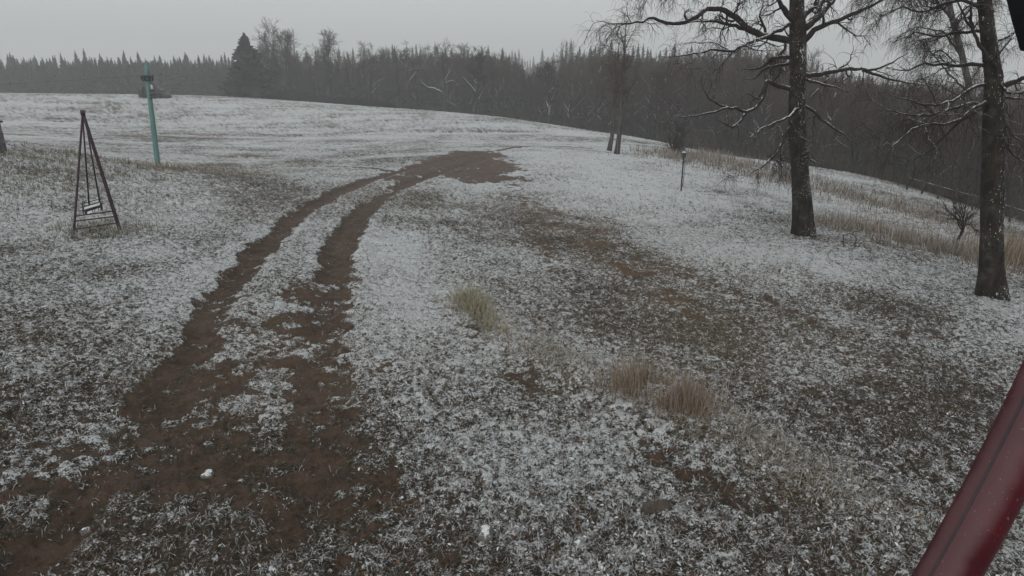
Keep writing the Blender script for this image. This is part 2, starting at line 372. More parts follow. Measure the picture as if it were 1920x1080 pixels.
def build_ground():
    rs = [.4, 1.2, 2.0, 2.6]
    while rs[-1] < 16: rs.append(rs[-1]*1.0040)
    while rs[-1] < 60: rs.append(rs[-1]*1.0065)
    while rs[-1] < 150: rs.append(rs[-1]*1.015)
    while rs[-1] < 620: rs.append(rs[-1]*1.06)
    rs = np.array(rs)
    fine = np.arange(-58, 58.001, .13); coarse = np.arange(62, 300, 7.)
    th = np.radians(np.concatenate([fine, coarse])); nT = len(th)
    Rg, Tg = np.meshgrid(rs, th, indexing='ij'); x = (Rg*np.sin(Tg)).ravel(); y = (Rg*np.cos(Tg)).ravel()
    mud, snow, straw, wood, rel = masks(x, y); mi, c = micro(x, y, mud)
    z = base_z(x, y)+rel+mi
    V = np.stack([x, y, z], 1); nR = len(rs)
    i = (np.arange(nR-1)*nT)[:, None]; j = np.arange(nT)[None]; j2 = (np.arange(nT)+1) % nT
    q = np.stack([i+j, i+nT+j, i+nT+j2[None], i+j2[None]], -1).reshape(-1, 4)
    q = q[:, ::-1]
    c0 = len(V); V = np.concatenate([V, [[0, 0, float(base_z(0., 0.))]]])
    tri = [(c0, (k+1) % nT, k) for k in range(nT)]
    ap = lambda a: np.append(a, a[0])
    me = raw_mesh('ground', V, q, tri, True, attrs=dict(mud=ap(mud), snow=ap(snow), straw=ap(straw), wood=ap(wood), clump=ap(c), ochre=ap(ochre(x, y))))
    m, t, p = mat_new('snowy_pasture'); pos = geo(t).outputs['Position']
    A = {k: attr(t, k).outputs['Fac'] for k in ('mud', 'snow', 'straw', 'wood', 'clump', 'ochre')}
    nf = noise(t, pos, 19, 8, .70); nff = noise(t, pos, 55, 4, .65); nm = noise(t, pos, 4.5, 5, .6); nl = noise(t, pos, .9, 4, .55)
    grass = mixc(t, ramp(t, nf, .35, .65), (.026, .021, .015), (.078, .063, .044))
    grass = mixc(t, ramp(t, nm, .5, .72), grass, (.055, .034, .020))
    grass = mixc(t, math_(t, 'MULTIPLY', A['straw'], ramp(t, nf, .3, .6)), grass, (.21, .165, .095))
    mudc = mixc(t, ramp(t, nm, .3, .7), (.036, .023, .015), (.090, .056, .037))
    mudc = mixc(t, math_(t, 'MULTIPLY', ramp(t, nl, .48, .7), .55), mudc, (.105, .078, .060))
    mudc = mixc(t, math_(t, 'MULTIPLY', ramp(t, nf, .52, .70), .75), mudc, (.016, .011, .008))
    mudc = mixc(t, math_(t, 'MULTIPLY', ramp(t, noise(t, pos, 2.3, 5, .65), .52, .66), .6), mudc, (.040, .034, .015))
    mudc = mixc(t, math_(t, 'MULTIPLY', ramp(t, nff, .56, .70), .55), mudc, (.150, .120, .098))
    mudc = mixc(t, math_(t, 'MULTIPLY', A['ochre'], .75), mudc, (.135, .082, .042)); grass = mixc(t, math_(t, 'MULTIPLY', A['ochre'], .6), grass, (.135, .085, .045))
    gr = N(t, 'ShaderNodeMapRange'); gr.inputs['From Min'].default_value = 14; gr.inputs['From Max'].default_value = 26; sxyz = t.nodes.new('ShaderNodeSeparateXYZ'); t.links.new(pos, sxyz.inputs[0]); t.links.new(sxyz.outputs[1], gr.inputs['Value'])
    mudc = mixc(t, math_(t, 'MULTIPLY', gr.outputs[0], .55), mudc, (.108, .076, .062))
    mm = math_(t, 'ADD', A['mud'], math_(t, 'ADD', math_(t, 'MULTIPLY', math_(t, 'SUBTRACT', nm, .5), 1.0), math_(t, 'MULTIPLY', math_(t, 'SUBTRACT', nf, .5), .7)))
    mf = ramp(t, mm, .38, .62)
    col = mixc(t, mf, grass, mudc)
    col = mixc(t, A['wood'], col, mixc(t, ramp(t, nf, .3, .7), (.030, .022, .016), (.075, .052, .036)))
    sn = math_(t, 'ADD', A['snow'], math_(t, 'MULTIPLY', math_(t, 'SUBTRACT', nf, .5), 1.5))
    sn = math_(t, 'ADD', sn, math_(t, 'MULTIPLY', math_(t, 'SUBTRACT', nff, .5), 1.25))
    sn = math_(t, 'ADD', sn, math_(t, 'MULTIPLY', math_(t, 'SUBTRACT', A['clump'], .5), .95))
    sn = math_(t, 'SUBTRACT', sn, math_(t, 'MULTIPLY', mf, .50))
    sf = ramp(t, sn, .46, .72)
    snc = mixc(t, ramp(t, nff, .3, .7), (.52, .545, .555), SNOW)
    col = mixc(t, math_(t, 'MULTIPLY', sf, .82), col, snc)
    t.links.new(col, p.inputs['Base Color'])
    t.links.new(math_(t, 'SUBTRACT', .92, math_(t, 'MULTIPLY', mf, .22)), p.inputs['Roughness']); p.inputs['Specular IOR Level'].default_value = .2
    b = N(t, 'ShaderNodeBump'); b.inputs['Strength'].default_value = .8; b.inputs['Distance'].default_value = .035
    t.links.new(math_(t, 'ADD', nf, math_(t, 'MULTIPLY', nff, .45)), b.inputs['Height']); t.links.new(b.outputs[0], p.inputs['Normal'])
    tag(link('ground', me, m), kind='structure')
build_ground()

# ------------------------------------------------------------------ grass, leaves
def blades(P, H, Wd, az, lean, col, tip, K=3, curl=.6):
    """one bent ribbon per blade; P (n,3)"""
    n = len(P); t = np.linspace(0, 1, K)[None, :, None]
    d = np.stack([np.cos(az), np.sin(az), 0*az], 1)[:, None]; side = np.stack([-np.sin(az), np.cos(az), 0*az], 1)[:, None]
    ang = lean[:, None, None]*(1-curl + curl*2*t)
    ang = np.clip(ang, 0, 2.2); step = 1/(K-1)
    hor = np.cumsum(np.sin(ang)*step, 1) - np.sin(ang[:, :1])*step; up = np.cumsum(np.cos(ang)*step, 1) - np.cos(ang[:, :1])*step
    c = P[:, None] + H[:, None, None]*(d*hor + np.array([0, 0, 1.])*up)
    wd = Wd[:, None, None]*(1-.85*t**1.5)*.5
    V = np.stack([c-side*wd, c+side*wd], 2).reshape(-1, 3)
    b = (np.arange(n)*2*K)[:, None]; k = (np.arange(K-1)*2)[None]
    q = np.stack([b+k, b+k+1, b+k+3, b+k+2], -1).reshape(-1, 4)
    cc = (col[:, None]*(1-t) + tip[:, None]*t); cc = np.repeat(cc[:, :, None], 2, 2).reshape(-1, 3)
    return V, q, cc
def build_blades(name, parts, mat):
    V = []; Q = []; Cc = []; n = 0
    for v, q, c in parts: V.append(v); Q.append(q+n); Cc.append(c); n += len(v)
    return link(name, raw_mesh(name, np.concatenate(V), np.concatenate(Q), None, True, np.concatenate(Cc)), mat)
def pick(n, pal, wts):
    pal = np.array(pal); i = rng.choice(len(pal), n, p=np.array(wts)/sum(wts)); return pal[i]*rng.uniform(.75, 1.25, (n, 1))
def build_turf():
    nt_ = 70000; r = 3.0*np.exp(rng.uniform(0, math.log(36/3.0), nt_)); a = np.radians(rng.uniform(-52, 52, nt_))
    x = r*np.sin(a); y = r*np.cos(a); mud, snow, straw, wood, rel = masks(x, y)
    ck = micro(x, y, mud)[1]; keep = rng.uniform(0, 1, nt_) < np.clip(1.02-1.45*mud, .05, 1); x, y, r, mud, snow, straw, ck = (q[keep] for q in (x, y, r, mud, snow, straw, ck))
    nb = 6; n = len(x)*nb; e = lambda q: np.repeat(q, nb)
    bx = e(x)+rng.normal(0, .022, n)*(1+e(r)*.06); by = e(y)+rng.normal(0, .022, n)*(1+e(r)*.06); bz = top_z(bx, by)-.008
    rr = e(r); H = rng.uniform(.025, .085, n)*(1+.4*e(straw)); W = np.maximum(.0075, rr*.0011)*rng.uniform(.6, 1.5, n)
    taz = rng.uniform(0, 6.28, len(x)); az = e(taz)+rng.normal(0, 1.0, n); lean = np.where(rng.uniform(0, 1, n) < .22, rng.uniform(.5, 1.1, n), rng.uniform(1.1, 1.65, n))
    col = pick(n, [(.022, .017, .012), (.046, .042, .025), (.085, .064, .042), (.060, .034, .021), (.14, .11, .075)], [3, 1.8, 1.8, 3.2, .6])
    sy = (rng.uniform(0, 1, n) < e(straw)*.55)[:, None]; col = np.where(sy, pick(n, [(.22, .175, .10), (.17, .125, .07)], [1, 1]), col)
    fr = np.clip((e(snow)-.06+rng.normal(0, .20, n)+(e(ck)-.5)*1.5)*1.15 - .15*e(mud), 0, .97)[:, None]
    sn = np.array([[.80, .82, .83]])*rng.uniform(.8, 1.08, (n, 1))
    tip = col*(1-fr)+sn*fr; root = col*.8*(1-fr*.2)+sn*fr*.2
    parts = [blades(np.stack([bx, by, bz], 1), H, W, az, lean, root, tip)]
    o = build_blades('grass', parts, M_blade); tag(o, kind='stuff')
build_turf()
def build_tall():
    """taller dead grass and dock stalks: verge, dry strip beside the wood, round the posts"""
    parts = []
    def strip(L, n, sp, h, cols, wts, lean, frost=.2, wmin=.004, along=(0, 1)):
        seg = np.hypot(*(L[1:]-L[:-1]).T); cum = np.concatenate([[0], np.cumsum(seg)]); t = rng.uniform(along[0]*cum[-1], along[1]*cum[-1], n)
        x = np.interp(t, cum, L[:, 0])+rng.normal(0, sp, n); y = np.interp(t, cum, L[:, 1])+rng.normal(0, sp, n)
        cl = fbm(x*1.7, y*1.7, 3, 91); k = cl > rng.uniform(.30, .62, n); x = x[k]; y = y[k]; n = len(x)
        z = top_z(x, y)-.01; r = np.hypot(x, y); H = rng.uniform(h[0], h[1], n); W = np.maximum(wmin, r*.00075)*rng.uniform(.7, 1.3, n)
        c = pick(n, cols, wts); f = np.clip(rng.normal(frost, .25, n), 0, .8)[:, None]; tip = c*(1-f)+.7*f
        parts.append(blades(np.stack([x, y, z], 1), H, W, rng.uniform(0, 6.28, n), rng.uniform(lean[0], lean[1], n), c, tip, 4))
    S = [(.24, .19, .11), (.17, .13, .075), (.10, .095, .05)]; B = [(.22, .140, .072), (.14, .088, .050), (.24, .18, .115)]
    strip(VERGE, 5200, .24, (.08, .24), S, [2, 2, 2], (.3, 1.3), .6)
    strip(VERGE[:3], 1800, .14, (.12, .32), [(.26, .22, .11), (.16, .15, .06)], [1, 1], (.2, .9), .25)
    strip(VERGE[4:6], 3400, .17, (.14, .48), B, [3, 2, 3], (.05, .5), .2)
    strip(DRYR, 8500, 1.9, (.12, .50), [(.16, .125, .09), (.12, .088, .062), (.09, .065, .05)], [2, 2, 2], (.05, .7), .38)
    strip(trace([(1570, 420), (1680, 452), (1780, 472), (1860, 500)]), 4600, 1.1, (.12, .6), [(.175, .13, .085), (.13, .095, .06)], [2, 1], (.05, .7), .32)
    strip(trace([(1890, 480), (1930, 500), (1980, 520)]), 2500, .6, (.3, .8), [(.22, .155, .085), (.16, .11, .06)], [2, 1], (.02, .3), .06)
    strip(DRYL, 800, 1.2, (.10, .32), [(.25, .19, .10), (.20, .14, .075), (.13, .11, .06)], [2, 2, 1], (.1, .7), .15)
    strip(trace([(137, 440), (180, 436), (226, 430), (260, 432)]), 1000, .5, (.10, .30), [(.15, .13, .075), (.09, .085, .045), (.2, .16, .1)], [2, 2, 1], (.2, .9), .25)
    strip(trace([(20, 300), (90, 285), (140, 310), (60, 350), (130, 380)]), 4600, 1.5, (.08, .26), [(.15, .14, .075), (.10, .095, .05), (.19, .16, .1)], [2, 2, 1], (.2, 1.0), .28)
    strip(trace([(1250, 285), (1330, 300), (1400, 320)]), 3600, 1.4, (.2, .65), [(.16, .13, .085), (.12, .09, .06)], [2, 1], (.02, .5), .25)
    o = build_blades('tall_dry_grass', parts, M_blade); tag(o, kind='stuff')
build_tall()
def build_leaves():
    n = 52000; r = 3.1*np.exp(rng.uniform(0, math.log(24/3.1), n)); a = np.radians(rng.uniform(-51, 51, n)); x = r*np.sin(a); y = r*np.cos(a)
    mud, snow, straw, wood, rel = masks(x, y); ck = micro(x, y, mud)[1]; tex = fbm(x*9+5, y*9, 3, 58, .6)
    k = rng.uniform(0, 1, n) < np.clip(1.0-1.1*mud, .20, 1); x, y, r, mud, snow, ck, tex = (q[k] for q in (x, y, r, mud, snow, ck, tex)); n = len(x)
    big_ = rng.uniform(0, 1, n) < .05
    z = top_z(x, y)+rng.uniform(.004, .03, n)
    s = np.maximum(rng.uniform(.007, .020, n), r*.0011)*np.where(big_ & (r < 9), rng.uniform(1.2, 1.9, n), 1); az = rng.uniform(0, 6.28, n); tl = rng.normal(0, .38, n); tl2 = rng.normal(0, .38, n); asp = rng.uniform(.35, 1.0, n)
    ux = np.stack([np.cos(az), np.sin(az), np.sin(tl)], 1); uy = np.stack([-np.sin(az), np.cos(az), np.sin(tl2)], 1)*asp[:, None]
    Pc = np.stack([x, y, z], 1); loc = [(-1, -.15, 0), (-.35, -.6, .25), (.45, -.55, .2), (1.1, 0, 0), (.45, .55, .25), (-.35, .62, .15)]
    V = np.stack([Pc+s[:, None]*(ux*p+uy*q+np.array([0, 0, 1.])*h*1.2) for p, q, h in loc], 1).reshape(-1, 3)
    b = (np.arange(n)*6)[:, None]; q = np.concatenate([b+np.array([[0, 1, 4, 5]]), b+np.array([[1, 2, 3, 4]])]).reshape(-1, 4)
    col = pick(n, [(.105, .050, .022), (.060, .034, .020), (.034, .022, .015), (.045, .040, .018), (.17, .085, .035)], [1.2, 3, 3, 1.6, .25])
    f = snow-.12+rng.normal(0, .16, n)+(ck-.5)*1.3+(tex-.5)*1.1+rng.normal(0, .10, n)-.42*mud; f = np.clip((f-.38)*5, 0, 1)*rng.uniform(.45, 1, n); f = f[:, None]; col = col*(1-f)+np.array([.68, .70, .71])*f
    o = link('leaf_litter', raw_mesh('leaf_litter', V, q, None, False, np.repeat(col, 6, 0)), M_leaf); tag(o, kind='stuff')
build_leaves()

# ------------------------------------------------------------------ trees
def norm(v): return v/(np.linalg.norm(v, axis=-1, keepdims=True)+1e-9)
def children(P, Rr, n, t0, t1, ang, L, K=6, wig=.25, grav=0., rf=.6, rtip=.003, g=None, Ltaper=.5, up=0.):
    g = g or rng; Np, K0, _ = P.shape
    if Np == 0: return np.zeros((0, K, 3)), np.zeros((0, K))
    idx = np.repeat(np.arange(Np), n); t = g.uniform(t0, t1, len(idx)); f = t*(K0-1); i = np.minimum(f.astype(int), K0-2); fr = (f-i)[:, None]
    pos = P[idx, i]*(1-fr)+P[idx, i+1]*fr; tan = norm(P[idx, i+1]-P[idx, i]); rad = Rr[idx, i]*(1-fr[:, 0])+Rr[idx, i+1]*fr[:, 0]
    v = g.normal(size=tan.shape); perp = norm(v-(v*tan).sum(1, keepdims=True)*tan); perp[:, 2] += up; perp = norm(perp)
    A = g.uniform(ang[0], ang[1], len(idx))[:, None]; d = norm(np.cos(A)*tan+np.sin(A)*perp)
    ln = (L*(1-Ltaper*t)*g.uniform(.55, 1.3, len(idx)))[:, None]/(K-1)
    out = [pos]
    for k in range(1, K):
        d = norm(d + g.normal(0, wig, d.shape) + np.array([0, 0, grav*k/K])); out.append(out[-1]+d*ln)
    r0 = np.clip(rad*rf, rtip*1.05, None)[:, None]; tt = np.linspace(0, 1, K)[None]
    return np.stack(out, 1), r0*(1-tt)+rtip*tt
def resample(pl, K, jit=0., g=None):
    pl = np.asarray(pl, float); s = np.concatenate([[0], np.cumsum(np.linalg.norm(pl[1:]-pl[:-1], axis=1))]); t = np.linspace(0, s[-1], K)
    out = np.stack([np.interp(t, s, pl[:, k]) for k in range(3)], 1)
    if jit: out[1:-1] += (g or rng).normal(0, jit, (K-2, 3))
    return out

def big_tree(name, label, base, Y, trunk_px, top_extra, limbs, mats, flare=1.5, twig_n=1.0):
    """trunk_px: (u, v, width px) from the foot up; limbs: (pixel path, depth offset at tip, root width px, twig density)"""
    root = empty(name, tuple(base), label, 'tree'); off = np.array(base)
    P = [atY(u, v, Y) for u, v, _ in trunk_px]; rad = [wd/2/F*Y/ray(u, v)[1]/math.sqrt(1+((u-960)/F)**2) for u, v, wd in trunk_px]
    d = norm(P[-1]-P[-3]); 
    for s_, f_ in top_extra: P.append(P[-1]+(d+rng.normal(0, .06, 3))*s_); rad.append(rad[-1]*f_)
    P = np.array(P); rad = np.array(rad); K = 46; s = np.concatenate([[0], np.cumsum(np.linalg.norm(P[1:]-P[:-1], axis=1))]); t = np.linspace(0, s[-1], K)**1.0
    Pr = np.stack([np.interp(t, s, P[:, k]) for k in range(3)], 1); Rr = np.interp(t, s, rad)
    sides = 22; an = np.arange(sides)*2*math.pi/sides
    Pr[0, 2] -= .12
    b = MB(); b.tubes(Pr, Rr, sides, True); V = b.V[0].reshape(K, sides, 3)
    lump = np.zeros((K, sides))
    for q in range(1, 5): lump += rng.normal(0, .25)*np.cos(q*an[None]+rng.uniform(0, 6)+t[:, None]*rng.uniform(-.5, .5))
    hgt = np.exp(-(t/.38)**1.3)[:, None]; butt = np.maximum(0, np.cos(an*3+1.1)+.35*np.cos(an*5+2))[None]
    sc = 1+.04*lump+rng.normal(0, .018, (K, sides))+hgt*(.10+.30*butt)*flare
    V = Pr[:, None]+(V-Pr[:, None])*sc[..., None]; b.V[0] = V.reshape(-1, 3)-off
    b.build('trunk', mats[0], root)
    allP = []
    for px, dz, wpx, tw in limbs:
        n = len(px); pl = []
        Yv = Y if True else 0
        for i, (u, v) in enumerate(px): pl.append(atY(u, v, Y+dz*(i/(n-1))**1.2))
        L0 = np.linalg.norm(np.diff(np.array(pl), axis=0), axis=1).sum(); K2 = int(np.clip(L0*8, 10, 34))
        path = resample(pl, K2, .012); r0 = .88*wpx/2/F*Y; tt = np.linspace(0, 1, K2); rr = r0*(1-tt)**.85+.005
        lim = MB(); lim.tubes((path-off), rr, 9, True)
        A, B = path[None], rr[None]
        nsub = max(3, int(L0*3.2*tw)); s1, q1 = children(A, B, nsub, .12, .98, (.5, 1.25), min(1.3, .30*L0+.25), 8, .30, -.10, .5, .005, Ltaper=.4)
        lim.tubes(s1-off, q1, 5)
        s2, q2 = children(s1, q1, max(2, int(4*tw)), .15, 1, (.4, 1.2), .50, 7, .32, -.25, .6, .0029)
        lim.tubes(s2-off, q2, 4)
        lo = lim.build('branch', mats[1], root)
        tb = MB()
        s3, q3 = children(s2, q2, max(1, int(6*twig_n*tw)), .1, 1, (.3, 1.2), .60, 7, .16, -.60, .8, .0017)
        tb.tubes(s3-off, q3, 3)
        s4, q4 = children(s1, q1, max(1, int(8*twig_n*tw)), .2, 1, (.3, 1.2), .55, 7, .18, -.60, .6, .0017)
        tb.tubes(s4-off, q4, 3)
        if tb.n: tb.build('twig_sprays', M_twig, lo)
    return root, off, Pr, Rr

def tree_one():
    Y = 17.5; base = foot(1507, 440)
    Y = base[1]
    trunk = [(1507, 446, 47), (1506, 425, 43), (1504, 390, 39), (1501, 340, 35), (1498, 290, 33), (1494, 240, 34), (1494, 190, 32), (1496, 140, 31), (1496, 100, 33), (1496, 60, 33), (1494, 20, 29), (1493, -20, 26)]
    limbs = [([(1484, 76), (1452, 71), (1424, 66), (1395, 47), (1373, 28), (1352, 16), (1326, 17), (1305, 32), (1279, 45), (1241, 41), (1220, 32), (1194, 43), (1147, 45), (1117, 39)], -1.2, 14, .9),
             ([(1432, 68), (1410, 60), (1395, 55), (1365, 45), (1339, 41), (1309, 39), (1285, 44)], -.4, 9, .8),
             ([(1484, 44), (1460, 56), (1442, 66), (1399, 83), (1373, 96), (1339, 92), (1301, 102), (1232, 107)], -2.4, 8, .8),
             ([(1488, 108), (1465, 106), (1450, 111), (1425, 128), (1390, 132)], 1.2, 9, .9),
             ([(1490, 118), (1470, 122), (1440, 125), (1410, 150), (1395, 148)], .6, 6, .9),
             ([(1486, 166), (1460, 162), (1437, 152), (1434, 170), (1431, 184), (1416, 203), (1397, 211), (1380, 204), (1365, 203), (1340, 210), (1313, 216), (1286, 218), (1258, 220)], -1.2, 9, .45),
             ([(1399, 210), (1388, 228), (1373, 239), (1355, 230), (1339, 221)], -.9, 6, .4),
             ([(1368, 203), (1339, 192), (1325, 180), (1318, 166)], -1.0, 4, .5),
             ([(1505, 139), (1530, 140), (1553, 137), (1591, 128), (1634, 132), (1668, 120), (1706, 98)], -.8, 10, .8),
             ([(1618, 131), (1645, 140), (1668, 149), (1700, 155), (1735, 160)], -.5, 6, .8),
             ([(1503, 82), (1527, 55), (1570, 38), (1612, 21), (1651, 2), (1700, -30)], -1.4, 12, .9),
             ([(1504, 54), (1531, 34), (1548, 17), (1563, 0), (1590, -50)], 1.0, 17, .9),
             ([(1502, 34), (1531, 6), (1550, -30)], 1.6, 14, .8),
             ([(1488, 38), (1470, 16), (1459, 0), (1440, -40)], -.6, 13, .9),
             ([(1505, 146), (1520, 152), (1540, 159), (1565, 162), (1591, 173)], -1.2, 6, .4),
             ([(1500, 198), (1514, 200), (1528, 212), (1545, 228), (1561, 239), (1585, 252), (1597, 267), (1600, 307)], -1.0, 6, .7),
             ([(1504, 202), (1492, 206), (1480, 218), (1450, 232), (1425, 243), (1399, 263)], -2.0, 6, .5),
             ([(1497, 165), (1508, 185), (1505, 215), (1498, 232), (1508, 240)], -.6, 4, .5),
             ([(1486, 232), (1476, 245), (1466, 270), (1456, 288), (1440, 305), (1407, 325), (1390, 335)], -.9, 7, 1.3),
             ([(1505, 270), (1520, 300), (1540, 308)], -.6, 5, .8),
             ([(1489, 60), (1478, 70), (1470, 95), (1455, 108)], 1.5, 9, .8),
             # limbs above the frame whose twigs hang into it
             ([(1488, -10), (1440, -30), (1380, -36), (1310, -30), (1240, -38), (1170, -30)], -1.0, 12, 1.2),
             ([(1490, -20), (1430, -70), (1350, -60), (1260, -20)], 1.5, 12, 1.1),
             ([(1496, -25), (1560, -60), (1640, -50), (1720, -40)], 1.2, 12, 1.1)]
    big_tree('birch_tree', 'old birch with snow lined crooked limbs, its trunk speckled white, beside the wire hoop', base, Y, trunk, [(.7, .9), (.9, .85), (1.0, .7), (1.2, .5), (1.2, .4)], limbs, (M_bark, M_limb), 1.0, .9)
tree_one()
def tree_two():
    base = foot(1855, 553); Y = base[1]
    trunk = [(1856, 558, 54), (1858, 530, 50), (1859, 490, 48), (1860, 440, 46), (1861, 380, 46), (1862, 300, 45), (1863, 240, 45), (1864, 190, 42), (1864, 150, 36), (1858, 100, 33), (1851, 50, 30), (1846, 0, 29), (1842, -40, 27)]
    limbs = [([(1872, 158), (1878, 142), (1860, 118), (1836, 86), (1815, 45), (1801, 16), (1785, -20)], -.5, 9, .8),
             ([(1824, 52), (1818, 25), (1822, -10)], -.3, 6, .8),
             ([(1868, 168), (1890, 160), (1920, 145), (1960, 130)], -.3, 15, .7),
             ([(1870, 152), (1882, 168), (1896, 178), (1925, 168), (1950, 178)], -.9, 6, .7),
             ([(1870, 183), (1900, 184), (1940, 185)], .2, 6, .6),
             ([(1852, 124), (1826, 121), (1800, 124), (1770, 122), (1735, 118), (1700, 134), (1662, 128)], .8, 8, 1.0),
             ([(1850, 158), (1830, 160), (1800, 182), (1770, 196), (1735, 195), (1700, 188), (1668, 178)], -.6, 6, 1.0),
             ([(1850, 190), (1826, 202), (1800, 225), (1778, 232), (1745, 232), (1712, 240), (1690, 262), (1664, 280)], -.8, 7, 1.0),
             ([(1846, 200), (1815, 218), (1790, 236), (1765, 262), (1735, 288), (1712, 300)], .4, 6, .9),
             ([(1852, 205), (1825, 190), (1780, 205), (1740, 218), (1700, 215), (1660, 205), (1630, 185)], 1.0, 6, 1.0),
             ([(1876, 210), (1890, 240), (1905, 260), (1930, 270)], -.4, 5, .9),
             ([(1876, 250), (1895, 285), (1915, 305), (1940, 312)], -.5, 5, .9),
             ([(1860, 80), (1885, 72), (1905, 60), (1930, 50)], .5, 5, .9),
             ([(1845, 20), (1810, 0), (1770, 8), (1730, 25), (1690, 12), (1650, 30)], .8, 7, 1.3),
             ([(1842, -20), (1790, -40), (1730, -30), (1660, -10), (1610, -20)], 1.4, 10, 1.4),
             ([(1843, -30), (1780, -60), (1700, -60), (1630, -40)], -.6, 10, 1.3),
             ([(1848, 60), (1800, 58), (1765, 70), (1720, 60), (1680, 78)], 1.3, 6, 1.2),
             ([(1842, -35), (1880, -50), (1920, -40)], .5, 8, 1.2)]
    big_tree('birch_tree', 'stout dark birch with a flared foot, its bare limbs drooping over the dry grass strip', base, Y, trunk, [(.6, .9), (.9, .85), (1.0, .7), (1.0, .5)], limbs, (M_bark, M_limb), 1.9, 1.05)
    # the slim pale birch standing behind it
    b2 = foot(1836, 420); Y2 = b2[1]
    trunk = [(1858, 425, 17), (1856, 360, 16), (1851, 290, 15), (1838, 225, 15), (1817, 161, 14), (1803, 100, 13), (1785, 32, 12), (1775, -20, 11)]
    limbs = [([(1834, 230), (1800, 180), (1760, 160), (1700, 150)], 1.0, 5, 1.2), ([(1815, 155), (1850, 110), (1890, 90)], 1.0, 5, 1.0), ([(1806, 110), (1770, 60), (1720, 50), (1680, 70)], .6, 5, 1.3),
             ([(1790, 50), (1830, 5), (1880, -10)], .7, 5, 1.1), ([(1788, 40), (1745, -10), (1690, -10)], -.5, 5, 1.2), ([(1822, 180), (1780, 140), (1740, 90), (1700, 92)], -1, 4, 1.2)]
    big_tree('birch_tree', 'slim pale birch leaning behind the stout dark trunk', b2, Y2, trunk, [(.9, .8), (1.2, .6), (1.4, .4)], limbs, (M_pale, M_limb), .5, 1.2)
tree_two()

def gen_bare(seed, H, r0, spread=.32, nl=16, lean=0., fork=.5, low=.22, dens=1.0, twr=.016, kink=.10):
    """a bare deciduous tree at the origin: returns (trunk MB, crown MB)"""
    g = np.random.default_rng(seed); K = 12; t = np.linspace(0, 1, K)
    P = np.stack([np.cumsum(g.normal(lean/K*H, kink, K)), np.cumsum(g.normal(0, kink, K)), t*H*.93], 1); P -= P[0]
    Rr = r0*(1-t)**.75+.02; Rr[0] *= 1.35
    tr = MB(); tr.tubes(P, Rr, 8, True)
    s1, q1 = children(P[None], Rr[None], nl, low, .97, (.45, 1.0), H*spread*1.5, 8, .20, .22, .55, .012, g, .62, .3); tr.tubes(s1, q1, 5)
    cr = MB()
    s2, q2 = children(s1, q1, int(6*dens), .15, 1, (.4, 1.0), H*.16, 6, .22, .10, .6, twr, g); cr.tubes(s2, q2, 3)
    s3, q3 = children(s2, q2, int(5*dens), .15, 1, (.35, 1.0), H*.085, 5, .22, 0, .8, twr*.8, g); cr.tubes(s3, q3, 3)
    return tr, cr
def gen_spruce(seed, H, wide, nw=26, nb=9, ragged=.25):
    g = np.random.default_rng(seed); tr = MB(); tr.tubes(np.array([[0, 0, 0], [0, 0, H*.5], [0, 0, H*.99]]), np.array([.018*H, .011*H, .02]), 7, True)
    V = []; Q = []; n = 0
    K = 26; S = 12; core = np.zeros((K, S, 3))  # solid inner cone, added to block light through the crown
    for k in range(K):
        f = k/(K-1)
        for j in range(S):
            rr_ = (wide*.66*(1-f)**.72+.03)*(g.uniform(.72, 1.2) if k % 2 else g.uniform(.5, .85)); a = j*6.283/S+g.uniform(-.2, .2)
            core[k, j] = (rr_*math.cos(a), rr_*math.sin(a), H*(.03+.955*f)+g.uniform(-.3, .3)*H/K)
    V += list(core.reshape(-1, 3)); n = K*S
    Q += [(k*S+j, k*S+(j+1) % S, (k+1)*S+(j+1) % S, (k+1)*S+j) for k in range(K-1) for j in range(S)]
    for k in range(nw):
        f = (k+.5)/nw; z = H*(.04+.95*f); L = wide*(1-f)**.72*g.uniform(1-ragged, 1+ragged*.6)+.10
        for j in range(nb):
            a = j*6.283/nb+g.uniform(-.4, .4); l = L*g.uniform(.6, 1.15); zz = z+g.uniform(-.5, .5)*H/nw
            d = np.array([math.cos(a), math.sin(a), 0]); sd_ = np.array([-d[1], d[0], 0]); wd = .30*l+.05
            dr = g.uniform(.12, .45)*l
            # a drooping spray: 3 quads along, sides hanging, ragged edge
            pts_ = []
            for s_, w_ in ((0, .25), (.4, 1), (.75, .7), (1.0, .08)):
                c = d*l*s_+np.array([0, 0, zz - dr*(s_**1.5) + (.18*l*max(0, s_-.8))])
                h = np.array([0, 0, -.85*w_*wd*g.uniform(.4, 1.6)])
                pts_ += [c+sd_*wd*w_*g.uniform(.6, 1.2)+h, c, c-sd_*wd*w_*g.uniform(.6, 1.2)+h]
            V += pts_
            for s_ in range(3):
                b0 = n+s_*3; Q += [(b0, b0+1, b0+4, b0+3), (b0+1, b0+2, b0+5, b0+4)]
            n += 12
    cr = MB(); cr.add(np.array(V), np.array(Q)); return tr, cr

